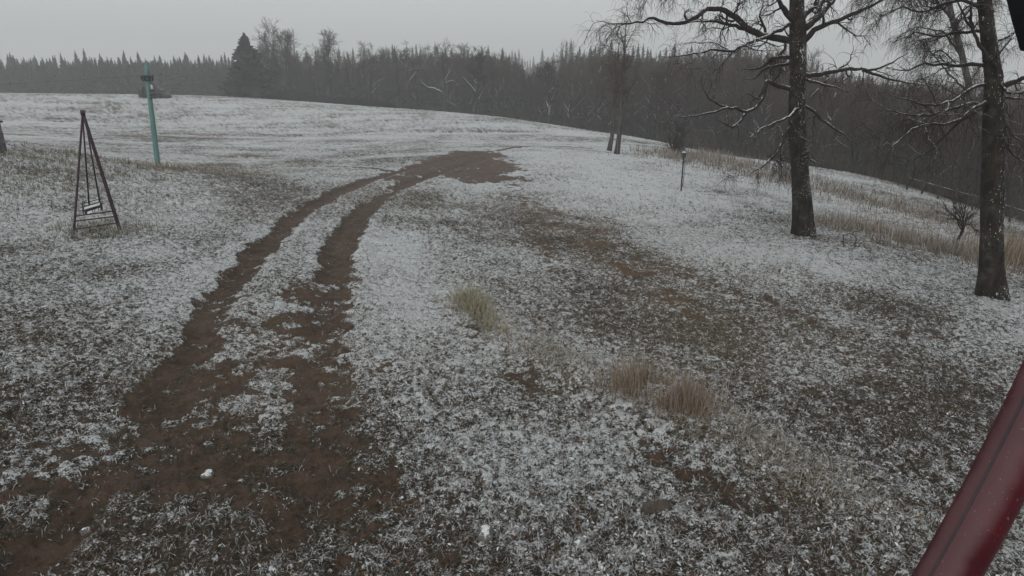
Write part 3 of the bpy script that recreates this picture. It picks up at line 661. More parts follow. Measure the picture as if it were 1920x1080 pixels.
BARE = []
for i, (H, r0, sp, nl, low, twr) in enumerate([(12, .16, .30, 18, .25, .016), (13, .20, .34, 18, .22, .018), (11, .13, .26, 16, .30, .015), (12.5, .17, .38, 20, .18, .018), (10, .11, .30, 14, .2, .014), (13.5, .15, .24, 20, .35, .016), (9, .10, .36, 16, .12, .014), (12, .14, .30, 20, .3, .016)]):
    a, b = gen_bare(200+i, H, r0, sp, nl, low=low, twr=twr, dens=1.4); BARE.append((H, a.mesh('trunk'), b.mesh('crown')))
SPR = []
for i, (H, wd) in enumerate([(20, 2.6), (22, 2.9), (19, 2.3), (23, 3.2), (18, 2.7), (21, 2.2)]):
    a, b = gen_spruce(300+i, H, wd, 24, 8); SPR.append((H, a.mesh('trunk'), b.mesh('crown')))
def plant(kind, meshes, pos, H, label, group, mats, rz=None, wide=1.0, cat='tree'):
    h0, tm, cm = meshes; s = H/h0
    root = empty(kind, tuple(pos), label, cat, group); root.rotation_euler.z = random.uniform(0, 6.28) if rz is None else rz
    root.scale = (s*wide, s*wide, s)
    for nm, me, mt in (('trunk', tm, mats[0]), ('crown', cm, mats[1])):
        o = bpy.data.objects.new(nm, me); COL.objects.link(o); o.parent = root
        if not me.materials: me.materials.append(mt)
        o.material_slots[0].link = 'OBJECT'; o.material_slots[0].material = mt
    return root
def top_at(x, y, z, v):
    """height that lifts the top of something at (x, y, z) to image row v"""
    b = (540-v)/F; return CAM_H + y*(-sP+b*cP)/(cP+b*sP) - z
def ux(u, Y, v=160): d = ray(u, v); return d[0]*Y/d[1]
def edgeY(u): return float(np.interp(u, [e[0] for e in EDGE], [e[2] for e in EDGE]))

def skyline_v(u):
    n = 4*math.sin(u*.021)+3*math.sin(u*.057+1)
    return np.interp(u, [-300, 0, 200, 440, 520, 640, 800, 965, 990, 1040, 1060, 1200, 1400, 1500, 1570, 1700, 1850, 2300], [103, 104, 101, 104, 98, 92, 86, 90, 113, 112, 88, 84, 92, 104, 122, 146, 160, 190])+n*.6
def bz1(x, y): return float(base_z(np.array([x]), np.array([y]))[0])
# spruces along the horizon: the dark wall on the left, behind the bare wood in the middle, thinning to the right
cnt = 0
def spruce_row(u0, u1, n, Yf, dv, label, group, hmin=8):
    for k in range(n):
        u = u0+(u1-u0)*(k+random.uniform(.1, .9))/n; Y = Yf(u)*random.uniform(.95, 1.05); x = ux(u, Y); z = bz1(x, Y)
        H = max(hmin, top_at(x, Y, z, skyline_v(u)+dv+random.uniform(-7, 12)+(random.random() < .12)*-7+5*math.sin(u*.11+Y)))
        plant('spruce_tree', random.choice(SPR), (x, Y, z-.2), H, label, group, (M_farbark, M_spruce), wide=random.uniform(.8, 1.25)*20/min(max(H, 12), 18))
spruce_row(-60, 470, 84, lambda u: 205, 0, 'tall dark spruce packed in the hazy wall of spruces beyond the crest of the field', 'spruces of the wall beyond the crest')
spruce_row(-60, 470, 60, lambda u: 185, 5, 'tall dark spruce packed in the hazy wall of spruces beyond the crest of the field', 'spruces of the wall beyond the crest')
spruce_row(480, 970, 62, lambda u: 250, 0, 'faint spruce whose tip shows above the bare wood behind the white field', 'spruces above the bare wood')
spruce_row(955, 1070, 16, lambda u: 430, -9, 'pale far spruce in the hazy dip of the treeline', 'spruces in the dip of the treeline')
spruce_row(1050, 1560, 62, lambda u: 215, 0, 'spruce on the ridge behind the birches, only its dark tip clear of the bare wood', 'spruces on the ridge behind the birches')
spruce_row(1540, 2050, 34, lambda u: 150, 0, 'spruce low behind the twigs of the stout birch', 'spruces behind the stout birch')

# the depth of the wood behind its edge: one mass of dark young spruce
def far_wood():
    V = []; Q = []; n = 0; g = np.random.default_rng(77); src = []
    for k in range(4):
        a, b = gen_spruce(700+k, 10, 2.0, 9, 6, .3); src.append((np.concatenate(b.V), np.concatenate(b.F)))
    def put(u, Y, v):
        nonlocal n
        x = ux(u, Y); z = bz1(x, Y); H = max(2.5, top_at(x, Y, z, v)); vv, qq = src[g.integers(0, 4)]; a = g.uniform(0, 6.28); c, s_ = math.cos(a), math.sin(a); k = H/10
        w_ = g.uniform(.9, 1.5)*max(1, 9/H)**.5
        V.append(np.stack([(vv[:, 0]*c-vv[:, 1]*s_)*k*w_+x, (vv[:, 0]*s_+vv[:, 1]*c)*k*w_+Y, vv[:, 2]*k+z-.3], 1)); Q.append(qq+n); n += len(vv)
    for u in np.arange(455, 2100, 3.6):
        u = u+g.uniform(-3, 3); e = edgeY(u); sk = skyline_v(u)
        put(u, e+g.uniform(28, 60), sk+g.uniform(16, 60)*(.8 if u < 1300 else 1))
        put(u, e+g.uniform(60, 95), sk+g.uniform(8, 34))
    for u in np.arange(-80, 480, 2.6):
        put(u+g.uniform(-4, 4), 165+g.uniform(-6, 6), skyline_v(u)+g.uniform(9, 22))
    o = link('far_wood', raw_mesh('far_wood', np.concatenate(V), np.concatenate(Q), None, False), M_spruce); tag(o, kind='stuff')
far_wood()

# the bare wood
def bare_rows(u0, u1, n, near, far, vt, label, group, red=.3, hlim=(7, 16)):
    for k in range(n):
        u = u0+(u1-u0)*(k+random.uniform(0, 1))/n; Y = edgeY(u)*1.0+random.uniform(near, far); x = ux(u, Y); z = bz1(x, Y)
        v = max(vt(u), skyline_v(u)+9)+random.uniform(-8, 26); H = float(np.clip(top_at(x, Y, z, v), *hlim))
        plant('bare_tree', random.choice(BARE), (x, Y, z-.15), H, label, group, (random.choice((M_farbark, M_farbark, M_farsnow)), M_redtwig if random.random() < red else M_fartwig), wide=random.uniform(.8, 1.15))
bare_rows(500, 1000, 34, 3, 22, lambda u: 100, 'bare grey deciduous tree in the wood along the top edge of the white field', 'bare trees along the top of the field', .25)
bare_rows(500, 1000, 22, 22, 60, lambda u: 95, 'bare grey deciduous tree in the wood along the top edge of the white field', 'bare trees along the top of the field', .25)
bare_rows(1000, 1480, 42, 3, 22, lambda u: 118, 'bare brownish tree in the wood behind the twin birches and the post', 'bare trees behind the twin birches', .5)
bare_rows(1000, 1480, 26, 22, 60, lambda u: 104, 'bare brownish tree in the wood behind the twin birches and the post', 'bare trees behind the twin birches', .4)
bare_rows(1480, 2060, 52, 0, 18, lambda u: np.interp(u, [1480, 1700, 1900], [150, 185, 215]), 'bare brown tree in the dark wood below the strip of dry grass', 'bare trees below the dry grass', .6)
bare_rows(1480, 2060, 34, 20, 55, lambda u: np.interp(u, [1480, 1700, 1900], [128, 165, 185]), 'bare brown tree in the dark wood below the strip of dry grass', 'bare trees below the dry grass', .5)

def single(u, Y, vtop, label, seed, r0, **kw):
    x = ux(u, Y); z = bz1(x, Y); H = top_at(x, Y, z, vtop)
    a, b = gen_bare(seed, H, r0, **kw); plant('bare_tree', (H, a.mesh('trunk'), b.mesh('crown')), (x, Y, z-.15), H, label, None, (M_farsnow, M_brush), rz=kw.get('rz', .3))
    return x, z
# the big spruce at the corner of the wood
Yb = 113.; xb = ux(468, Yb); zb = bz1(xb, Yb); Hb = top_at(xb, Yb, zb, 57)
a, b = gen_spruce(41, Hb, 5.1, 36, 17, .32); plant('spruce_tree', (Hb, a.mesh('trunk'), b.mesh('crown')), (xb, Yb, zb-.2), Hb, 'tall pointed spruce standing out at the corner of the bare wood', None, (M_farbark, M_spruce), rz=.4)
single(516, 122, 54, 'broad bare tree with a high crown against the sky right beside the tall pointed spruce', 501, .24, spread=.36, nl=24, low=.3, dens=1.3, twr=.018)
single(507, 125, 72, 'bare tree half hidden behind the flank of the tall pointed spruce', 511, .20, spread=.34, nl=22, low=.3, dens=1.2, twr=.018)
single(545, 121, 62, 'bare tree between the broad crowned and the wispy one', 512, .20, spread=.32, nl=22, low=.3, dens=1.2, twr=.018)
single(566, 126, 66, 'thin bare tree with a wispy crown just right of the broad crowned one', 502, .16, spread=.28, nl=16, low=.35, dens=.9)
single(622, 116, 58, 'bare tree with a dense tufted top rising above the treeline', 503, .18, spread=.26, nl=22, low=.35, dens=1.3, twr=.018)
single(690, 112, 88, 'leaning bare tree with one snow lined limb reaching sideways', 504, .20, spread=.34, nl=14, low=.2, lean=.10)
single(770, 106, 92, 'twisted bare tree with a thick stem at the top edge of the field', 505, .22, spread=.38, nl=15, low=.2, kink=.2)
def crooked():
    Y = 102.; u = 833; x = ux(u, Y); z = bz1(x, Y); H = top_at(x, Y, z, 84)
    a, b = gen_bare(506, H, .26, spread=.32, nl=18, low=.40, dens=1.1)
    m = lambda u_, v_: atY(u_, v_, Y)-np.array([x, Y, z-.15])
    L = resample([m(833, 180), (m(826, 172)), m(815, 166), m(803, 164), m(792, 157), m(786, 148)], 16, .05); a.tubes(L, np.linspace(.17, .04, 16), 7)
    L = resample([m(833, 158), m(842, 152), m(850, 152), m(858, 160)], 10, .04); a.tubes(L, np.linspace(.11, .03, 10), 6)
    plant('bare_tree', (H, a.mesh('trunk'), b.mesh('crown')), (x, Y, z-.15), H, 'old bare tree with a long crooked snow topped limb low on its trunk', None, (M_farsnow, M_fartwig), rz=0)
crooked()
single(887, 97, 98, 'dark many branched bare tree at the field edge, its stem lit by a snow streak', 507, .22, spread=.36, nl=24, low=.25, dens=1.2)
single(1032, 84, 118, 'bare tree with pale snowy side branches left of the twin birches', 508, .18, spread=.32, nl=18, low=.25)
single(1238, 70, 140, 'slender forked bare tree between the twin birches and the box post', 509, .15, spread=.30, nl=15, low=.35)

# twin birches on the bend of the track
def twin(u, v, top, label, seed, wpx, lean_px):
    p = foot(u, v); Y = p[1]; H = top_at(p[0], Y, p[2], top); g = np.random.default_rng(seed); K = 16; t = np.linspace(0, 1, K)
    xs = np.interp(t, [0, .12, .25, .6, 1], np.array(lean_px))/F*Y; r0 = wpx/2/F*Y
    P = np.stack([xs, np.cumsum(g.normal(0, .02, K)), t*H], 1); P[0, 2] = -.1; Rr = r0*(1-t)**.8+.015; Rr[0] *= 1.25; Rr[1] *= 1.1
    tr = MB(); tr.tubes(P, Rr, 10, True); s1, q1 = children(P[None], Rr[None], 22, .30, .98, (.40, .95), H*.36, 8, .12, .14, .5, .008, g, .6); tr.tubes(s1, q1, 5)
    cr = MB(); s2, q2 = children(s1, q1, 6, .15, 1, (.35, .9), 1.1, 7, .16, -.2, .6, .0060, g); cr.tubes(s2, q2, 3)
    s3, q3 = children(s2, q2, 4, .1, 1, (.3, .9), .75, 6, .16, -.5, .8, .0042, g); cr.tubes(s3, q3, 3)
    root = empty('birch_tree', tuple(p), label, 'tree'); tr.build('trunk', M_twinbark, root); cr.build('crown', M_redtwig, root)
twin(1142, 283, 74, 'thinner of the twin birches on the bend of the track, kinked at its foot', 71, 7.5, [0, 4, 6, 7, 10])
twin(1156, 289, 46, 'taller of the twin birches on the bend of the track, rising straight', 72, 8.5, [0, 3, 4, 5, 6])

# undergrowth along the wood edge, brushwood heap and bushes
def undergrowth():
    b = MB(); g = np.random.default_rng(5); P = []
    n = 5200; u = g.uniform(480, 2050, n); e = np.interp(u, [q[0] for q in EDGE], [q[2] for q in EDGE]); Y = e*1.0+g.uniform(.5, 34, n)-np.where((u > 1290) & (g.uniform(0, 1, n) < .5), g.uniform(0, 6, n), 0)
    x = (u-960)/F*Y/(cP+.25*sP); z = base_z(x, Y); h = g.uniform(.6, 3.4, n)*np.where(u > 1250, 1.0, .8)
    d = norm(np.stack([g.normal(0, .35, n), g.normal(0, .35, n), np.ones(n)], 1)); K = 5
    out = [np.stack([x, Y, z-.1], 1)]
    for k in range(K-1): d = norm(d+g.normal(0, .16, d.shape)); out.append(out[-1]+d*(h/(K-1))[:, None])
    P = np.stack(out, 1); Rr = np.linspace(.02, .008, K)[None]*np.ones((n, 1)); b.tubes(P, Rr, 3)
    s, q = children(P, Rr, 5, .25, 1, (.3, .9), .9, 4, .25, .1, .8, .008, g); b.tubes(s, q, 3)
    tag(b.build('undergrowth', M_fartwig), kind='stuff')
undergrowth()
def brush_pile(u0, u1, Yo, h, label, n):
    g = np.random.default_rng(int(u0)); b = MB(); u = g.uniform(u0, u1, n); Y = np.interp(u, [q[0] for q in EDGE], [q[2] for q in EDGE])+Yo+g.normal(0, .5, n)
    x = (u-960)/F*Y/(cP+.28*sP); z = base_z(x, Y); t = (u-u0)/(u1-u0); hh = h*np.sin(np.clip(t, .03, .97)*math.pi)**.5*(.6+.6*vnoise(u*.08, u*0, 3))
    c = np.stack([x, Y, z+g.uniform(0, 1, n)**1.4*hh], 1); d = norm(np.stack([g.normal(0, 1, n), g.normal(0, .6, n), g.normal(0, .25, n)], 1)); L = g.uniform(.5, 1.4, n)[:, None]
    o = np.array([x.mean(), Y.mean(), z.mean()])
    P = np.stack([c-d*L, c+g.normal(0, .08, c.shape), c+d*L], 1)-o; b.tubes(P, np.array([[.05, .045, .02]])*g.uniform(.5, 1.4, (n, 1)), 4)
    ob = b.build('brushwood_heap', M_brush, None, loc=tuple(o)); tag(ob, label, 'brushwood')
brush_pile(478, 622, -.4, 1.5, 'long low dark brushwood heap from the tall spruce along the field edge', 2600)
brush_pile(600, 735, -.6, 1.2, 'lower brushwood heap tapering off along the top of the field', 1800)
def bush(name, u, v, hpx, label, seed, stems, spread, mat, r0=.03, up=.15, cat='bush', Yover=None, tw=1.0):
    p = foot(u, v); H = hpx/F*p[1]; g = np.random.default_rng(seed); n = stems; K = 7
    root = empty(name, tuple(p), label, cat); b = MB(); d = norm(np.stack([g.normal(0, spread, n), g.normal(0, spread, n), np.ones(n)], 1)); out = [np.stack([g.normal(0, .05, n), g.normal(0, .05, n), np.full(n, -.06)], 1)]
    L = g.uniform(.65, 1.1, n)[:, None]*H/(K-1)
    for k in range(K-1): d = norm(d+g.normal(0, .12, d.shape)+np.array([0, 0, up*.3])); out.append(out[-1]+d*L)
    P = np.stack(out, 1); Rr = np.linspace(r0, r0*.25, K)[None]*g.uniform(.6, 1.2, (n, 1)); b.tubes(P, Rr, 6); b.build('stems', mat, root)
    c = MB(); s, q = children(P, Rr, int(7*tw), .2, 1, (.4, 1.1), H*.45, 6, .2, .05, .6, .005, g); c.tubes(s, q, 4); s2, q2 = children(s, q, int(4*tw), .2, 1, (.4, 1.0), H*.22, 5, .2, 0, .8, .004, g); c.tubes(s2, q2, 3); c.build('twig_sprays', M_twig, root)
    return root
bush('bush', 1262, 291, 62, 'dark many stemmed bush behind the post with the green box', 81, 12, .45, M_bark, .07)
def stump():
    p = foot(1273, 292); b = MB(); H = 62/F*p[1]; t = np.linspace(0, 1, 8)
    P = np.stack([.10*np.sin(t*5), 0*t, t*H*.62], 1); P[0, 2] = -.1
    b.tubes(P, np.interp(t, [0, .2, 1], [.36, .24, .17]), 10, True)
    for k, (dx, dz) in enumerate(((-.5, 1.3), (.35, 1.5), (.9, .9), (-.9, .8))):
        q = resample([(0, 0, H*.45), (dx*.4, .1, H*.45+dz*.5), (dx, .1*k, H*.45+dz)], 7, .03); b.tubes(q, np.linspace(.10, .025, 7), 6)
    root = empty('tree_stump', tuple(p), 'broken dark stump with short stubs in the bush behind the box post', 'stump'); b.build('trunk', M_bark, root)
stump()
def sapling():
    p = foot(1793, 466); Y = p[1]; g = np.random.default_rng(91); m = lambda u, v, o=0: atY(u, v, Y+o)-p
    root = empty('sapling', tuple(p), 'small bare sapling with a spreading crown in the dry grass beside the stout birch', 'sapling')
    tk = resample([m(1792, 470), m(1795, 455), m(1803, 437), (m(1807, 425)), m(1805, 412)], 12, .008); b = MB(); b.tubes(tk, np.linspace(.055, .03, 12), 8, True); b.build('trunk', M_bark, root)
    cr = MB(); PP = []
    for (u, v, o) in ((1770, 385, .3), (1785, 372, -.4), (1800, 365, .2), (1815, 372, .5), (1835, 398, -.3), (1840, 385, .4), (1832, 436, -.2), (1775, 410, -.5), (1752, 395, .1), (1812, 358, -.3), (1790, 398, .6)):
        PP.append(resample([tk[-2-(u % 4)], (tk[-1]+m(u, v, o))/2+g.normal(0, .05, 3), m(u, v, o)], 8, .015))
    PP = np.array(PP); RR = np.linspace(.022, .006, 8)[None]*np.ones((len(PP), 1)); cr.tubes(PP, RR, 5); s, q = children(PP, RR, 8, .25, 1, (.3, .9), .45, 6, .15, .05, .7, .004, g); cr.tubes(s, q, 4); s2, q2 = children(s, q, 3, .2, 1, (.3, .9), .25, 5, .15, 0, .8, .003, g); cr.tubes(s2, q2, 3)
    cr.build('crown', M_twig, root)
sapling()

# ------------------------------------------------------------------ teal tow pole, cable
M_teal = simple('teal_paint', (.085, .190, .178), (.135, .245, .232), 3, .55, .4, stretch=(1, 1, .3))
M_dark = simple('dark_metal', (.020, .021, .024), (.045, .045, .05), 6, .6, .4)
M_insul = simple('white_ceramic', (.75, .77, .76), (.6, .62, .62), 6, .4, .5)
M_red = simple('maroon_paint', (.026, .010, .019), (.044, .017, .030), 7, .5, .4)
M_wire = simple('steel_wire', (.05, .052, .055), (.08, .08, .08), 3, .5, .4)
def tow_pole():
    p = foot(296, 307); Y = p[1]; m = lambda u, v, o=0: atY(u, v, Y+o)-p
    root = empty('tow_lift_pole', tuple(p), 'tall teal pole with wheels near its top standing at the edge of the yellowed grass', 'pole')
    pxr = lambda w_: w_/2/F*Y
    b = MB(); A = resample([m(296, 310), m(289, 250), m(281, 185), m(275, 121)], 14); b.tubes(A, np.linspace(pxr(9.5), pxr(8), 14), 16, True); b.build('post', M_teal, root)
    c = MB(); k = m(277.5, 143); c.box(k+np.array([0, -.02, 0]), (.36, .30, .06)); c.box(k+np.array([0, -.02, -.17]), (.30, .28, .05)); c.build('crossarm', M_dark, root, False)
    for dx in (-.15, .20):
        wh = MB(); q = k+np.array([dx, -.16, -.09]); an = np.linspace(0, 2*math.pi, 21); wh.tubes(np.stack([q[0]+.085*np.cos(an), q[1]+0*an, q[2]+.085*np.sin(an)], 1), np.full(21, .028), 6); wh.rod(q+np.array([0, -.05, 0]), q+np.array([0, .16, 0]), .03, 8); wh.build('pulley', M_dark, root)
    i = MB(); q = m(284.5, 163, -.14); i.lathe(q+np.array([0, 0, -.09]), [(.02, 0), (.045, .01), (.03, .05), (.05, .08), (.03, .12), (.045, .15), (.02, .18)], 12); i.build('insulator', M_insul, root)
    s = MB(); q = m(283, 168, -.02); s.box(q+np.array([.06, -.05, -.05]), (.20, .10, .05)); s.box(q+np.array([.06, -.05, -.22]), (.22, .12, .04)); s.box(q+np.array([.05, -.05, -.36]), (.24, .12, .04)); s.build('clamp', M_dark, root, False)
    # the tow cable passing over the pulleys
    P0 = k+p+np.array([0, -.16, .03]); a = P0+np.array([-70, 30, -1.4]); z2 = np.array([xb-1.5, Yb-1.0, zb+4.6])
    cab = MB(); L = []
    for s0, s1 in ((a, P0), (P0, z2)):
        t = np.linspace(0, 1, 24)[:, None]; q = s0*(1-t)+s1*t; q[:, 2] -= (4*t*(1-t))[:, 0]*.35; L.append(q)
    q = np.concatenate([L[0], L[1][1:]]); cab.tubes(q-P0, np.full(len(q), .007), 5, True); o = cab.build('tow_cable', M_wire, None, loc=tuple(P0)); tag(o, 'thin dark cable running over the pulleys of the teal pole across the field', 'cable')
tow_pole()

# tracked snow groomer on the crest
def groomer():
    Y = 108.; u = 290; q0 = next(q for q in (ground_hit(u, 185-.25*k) for k in range(40)) if q[1] > 96); x, Y, z = q0; root = empty('snow_groomer', (x, Y, z-.05), 'dark tracked machine with a sloping blade parked on the crest behind the teal pole', 'snow groomer'); root.scale = (.85, .9, 1.12); root.rotation_euler.z = .12
    M_b = simple('dark_bodywork', (.010, .011, .014), (.022, .023, .028), 2, .4, .4); M_r = simple('rubber_track', (.010, .010, .010), (.02, .02, .02), 9, .9, .1); M_g = simple('cab_glass', (.02, .025, .03), None, 3, .15, .5)
    b = MB(); b.prism([(-1.3, 0, .5), (1.5, 0, .5), (1.5, 0, .95), (1.1, 0, 1.15), (-.6, 0, 1.2), (-1.3, 0, 1.0)], (0, -.8, 0), (0, .8, 0)); b.build('body', M_b, root, False)
    for sy in (-1.05, 1.05):
        t = MB(); q = [(-1.5, .28), (-1.25, .05), (1.25, .05), (1.55, .28), (1.35, .60), (-1.3, .62)]; t.prism([(a_, sy, c_) for a_, c_ in q], (0, -.22, 0), (0, .22, 0))
        for a_ in np.linspace(-1.2, 1.2, 12): t.box((a_, sy, .045), (.06, .5, .05)); t.box((a_, sy, .635), (.06, .5, .05))
        t.build('track', M_r, root, False)
    c = MB(); c.prism([(-.25, 0, 1.15), (.95, 0, 1.12), (.55, 0, 1.85), (.30, 0, 2.1), (0, 0, 2.02)], (0, -.7, 0), (0, .7, 0)); cb = c.build('cab', M_b, root, False)
    g = MB(); g.prism([(-.12, -.704, 1.25), (.72, -.704, 1.25), (.5, -.704, 1.7), (-.02, -.704, 1.7)], (0, -.004, 0), (0, 0, 0)); g.build('window', M_g, cb, False)
    bl = MB(); bl.prism([(1.5, 0, .55), (2.05, 0, .05), (2.25, 0, .02), (2.2, 0, .35), (1.9, 0, .75)], (0, -1.3, 0), (0, 1.3, 0)); bl.rod((1.3, -.6, .45), (1.9, -.6, .45), .08); bl.rod((1.3, .6, .45), (1.9, .6, .45), .08); bl.build('blade', M_b, root, False)
    t = MB(); t.box((-1.75, 0, .55), (.55, 2.2, .9)); t.box((-1.55, 0, 1.15), (.12, .9, .5)); t.rod((-1.4, -.5, .6), (-1.75, -.5, .6), .07); t.build('tiller', M_b, root, False)
groomer()

# maroon A-frame stand with the lettered plate
def a_frame():
    pl = foot(137, 442); pr = foot(226, 430); Yl, Yr = pl[1], pr[1]; Ya = (Yl+Yr)/2+.25
    apex = atY(155, 211, Ya); base = (pl+pr)/2; root = empty('sign_stand', tuple(base), 'maroon metal A-shaped stand with a small black lettered plate low between its legs', 'sign stand')
    r = lambda w_, Y: w_/2/F*Y
    pl2 = pl-np.array([0, 0, .08]); pr2 = pr-np.array([0, 0, .08])
    for q, w_ in ((pl2, 4.4), (pr2, 7.2)):
        b = MB(); b.tubes(resample([q-base, (q+apex)/2-base, apex-base], 8), np.linspace(r(w_, Ya), r(w_*.8, Ya), 8), 10, True); b.build('leg', M_red, root)
    t = MB(); t.rod(apex-base+np.array([0, 0, -.06]), apex-base+np.array([0, 0, .05]), r(8, Ya), 10); t.build('cap', M_red, root)
    for (u0, v0), (u1, v1) in (((155, 222), (167, 383)), ((163, 240), (189, 390))):
        b = MB(); b.rod(atY(u0, v0, Ya+.06)-base, atY(u1, v1, Ya+.42)-base, r(3, Ya), 8); b.build('rod', M_red, root)
    def on(q, f): return q*(1-f)+apex*f
    for fl, fr in ((.068, .105), (.135, .16), (.175, .205)):
        b = MB(); b.rod(on(pl2, fl)-base, on(pr2, fr)-base, r(2.4, Ya), 8); b.build('crossbar', M_red, root)
    Yp = Ya+.40
    rk = MB()
    for v in (378, 384, 391): rk.rod(atY(153, v+4, Yp)-base, atY(189, v-5.5, Yp)-base, r(1.7, Yp), 6)
    rk.rod(atY(154, 382, Yp)-base, atY(157, 402, Yp)-base, r(1.7, Yp), 6); rk.build('rack', M_red, root)
    Yq = Yp-.05; M_plate = simple('black_plate', (.012, .013, .016), None, 5, .6, .3); M_wht = simple('white_lettering', (.88, .9, .9), None, 5, .7, .2)
    c = [(155.5, 388.5), (189.5, 378), (193, 393), (161.5, 403.5)]; p = MB(); p.prism([atY(u, v, Yq)-base for u, v in c], (0, -.012, 0), (0, .012, 0)); po = p.build('plate', M_plate, root, False)
    # two lines of small block letters, too small to be read in the photograph
    le = MB(); g = np.random.default_rng(3)
    for (u0, v0, u1, v1, nl_, hh) in ((158.3, 391, 188, 382.0, 8, 4.6), (164.5, 399.3, 190.5, 391.2, 7, 4.6)):
        for k in range(nl_):
            f0 = (k+.08)/nl_; f1 = (k+.93)/nl_; ua, ub = u0+(u1-u0)*f0, u0+(u1-u0)*f1; va, vb = v0+(v1-v0)*f0, v0+(v1-v0)*f1; sw = 1.15
            S = lambda a_, b_, c_, d_: le.prism([atY(q_, w_, Yq)-base for q_, w_ in ((a_, b_-d_/2), (c_, b_-d_/2+(vb-va)*(c_-a_)/(ub-ua)), (c_, b_+d_/2+(vb-va)*(c_-a_)/(ub-ua)), (a_, b_+d_/2))], (0, -.020, 0), (0, -.0125, 0))
            kind = g.integers(0, 4)
            S(ua, va, ua+sw, hh)
            if kind != 1: S(ub-sw, vb, ub, hh)
            if kind in (0, 1): S(ua+sw+.02, va-hh*.38, ub-sw-.02, 1.2)
            if kind in (1, 2): S(ua+sw+.02, va+hh*.38, ub-sw-.02, 1.2)
            if kind in (0, 3): S(ua+sw+.02, va, ub-sw-.02, 1.2)
    le.build('lettering', M_wht, po, False)
a_frame()

# barrel on the mound
def barrel():
    p = foot(-4, 288); Y = p[1]; s = Y/F; root = empty('rubbish_barrel', tuple(p), 'grey barrel with an overhanging lid standing on the grassy mound', 'barrel')
    M_d = simple('grey_barrel', (.085, .078, .096), (.12, .112, .128), 4, .6, .3); R0 = 15*s; H = 55*s
    b = MB(); b.lathe((0, 0, -.05), [(R0*.96, 0), (R0*1.0, .03), (R0*.99, H*.33), (R0*1.015, H*.345), (R0*.975, H*.36), (R0*.95, H*.66), (R0*.985, H*.675), (R0*.93, H*.69), (R0*.90, H)], 28); b.build('body', M_d, root)
    l = MB(); l.lathe((0, 0, H-.06), [(R0*1.2, 0), (R0*1.22, .02), (R0*1.2, .05), (R0*.95, .07), (R0*.9, .17), (R0*.4, .2)], 28); l.build('lid', M_dark, root)
barrel()

# post with the green box, thin stake beside it
def box_post():
    p = foot(1277, 358); Y = p[1]; s = Y/F; root = empty('box_post', tuple(p), 'thin dark post carrying a small green box with a snow cap', 'post')
    M_pw = simple('dark_post_wood', (.020, .020, .018), (.05, .047, .04), 6, .8, .2); M_gb = simple('green_box', (.030, .045, .038), (.045, .062, .052), 4, .6, .3); M_sn = simple('snow_cap', SNOW, None, 5, .9, .1)
    H = 70*s; b = MB(); b.box((0, 0, H*.42), (2.2*s, 2.2*s, H*.92)); b.build('pole', M_pw, root, False)
    b = MB(); b.box((0, -.01, H*.94), (6*s, 5*s, 9.5*s)); b.box((0, -.01-2.6*s, H*.94), (4.4*s, .3*s, 7*s)); bo = b.build('box', M_gb, root, False)
    c = MB(); c.lathe((0, -.01, H*.94+4.8*s), [(3.6*s, 0), (3.9*s, .6*s), (3.2*s, 1.3*s), (1.5*s, 1.8*s)], 12); c.build('snow_cap', M_sn, bo)
    p2 = foot(1280, 350); k = MB(); k.tubes(resample([(0, 0, -.05), (.02, 0, .35), (.03, 0, .75), (.02, .02, 52*s)], 8, .004), np.linspace(.014, .010, 8), 7, True); tag(k.build('thin_stake', M_pw, None, loc=tuple(p2)), 'bare thin stake leaning close beside the post with the green box', 'stake')
box_post()
def hoop():
    p = foot(1590, 460); Y = p[1]; s = Y/F; g = np.random.default_rng(9); an = np.linspace(0, 2*math.pi, 30)
    P = np.stack([12.5*s*np.cos(an)*(1+.12*np.cos(3*an)), .05*np.sin(an), 12*s+12.5*s*np.sin(an)*(1+.1*np.sin(2*an+1))], 1)
    b = MB(); b.tubes(P, np.full(30, .013), 7); b.tubes(resample([P[4], P[4]+[.05, 0, .1], P[4]+[.1, .02, .06]], 6), np.full(6, .008), 6)
    tag(b.build('wire_hoop', simple('snowy_wire', (.02, .02, .02), (.04, .04, .04), 9, .7, .2, snow=.55), None, loc=tuple(p)), 'dark bent wire hoop standing in the snow near the old birch', 'hoop')
hoop()

# low rail fence at the lower end of the dry strip
def fence():
    M_f = simple('weathered_rail', (.035, .030, .026), (.07, .06, .05), 5, .85, .15, snow=.75); ps = []
    for u, v in ((1700, 352), (1728, 360), (1758, 369), (1790, 379), (1822, 389), (1856, 400), (1892, 412), (1930, 425), (1970, 438)):
        q = ground_hit(u, v+4); 
        if q is not None: ps.append(q)
    root = empty('rail_fence', tuple(ps[0]), 'low weathered rail fence along the lower edge of the dry grass', 'fence'); o = ps[0]
    for q in ps:
        b = MB(); b.rod(q-o+np.array([0, 0, -.15]), q-o+np.array([0, 0, .78]), .045, 8, .04); b.build('post', M_f, root)
    for a_, b_ in zip(ps[:-1], ps[1:]):
        b = MB(); b.rod(a_-o+np.array([0, -.05, .66]), b_-o+np.array([0, -.05, .66]), .032, 8); b.build('rail', M_f, root)
fence()

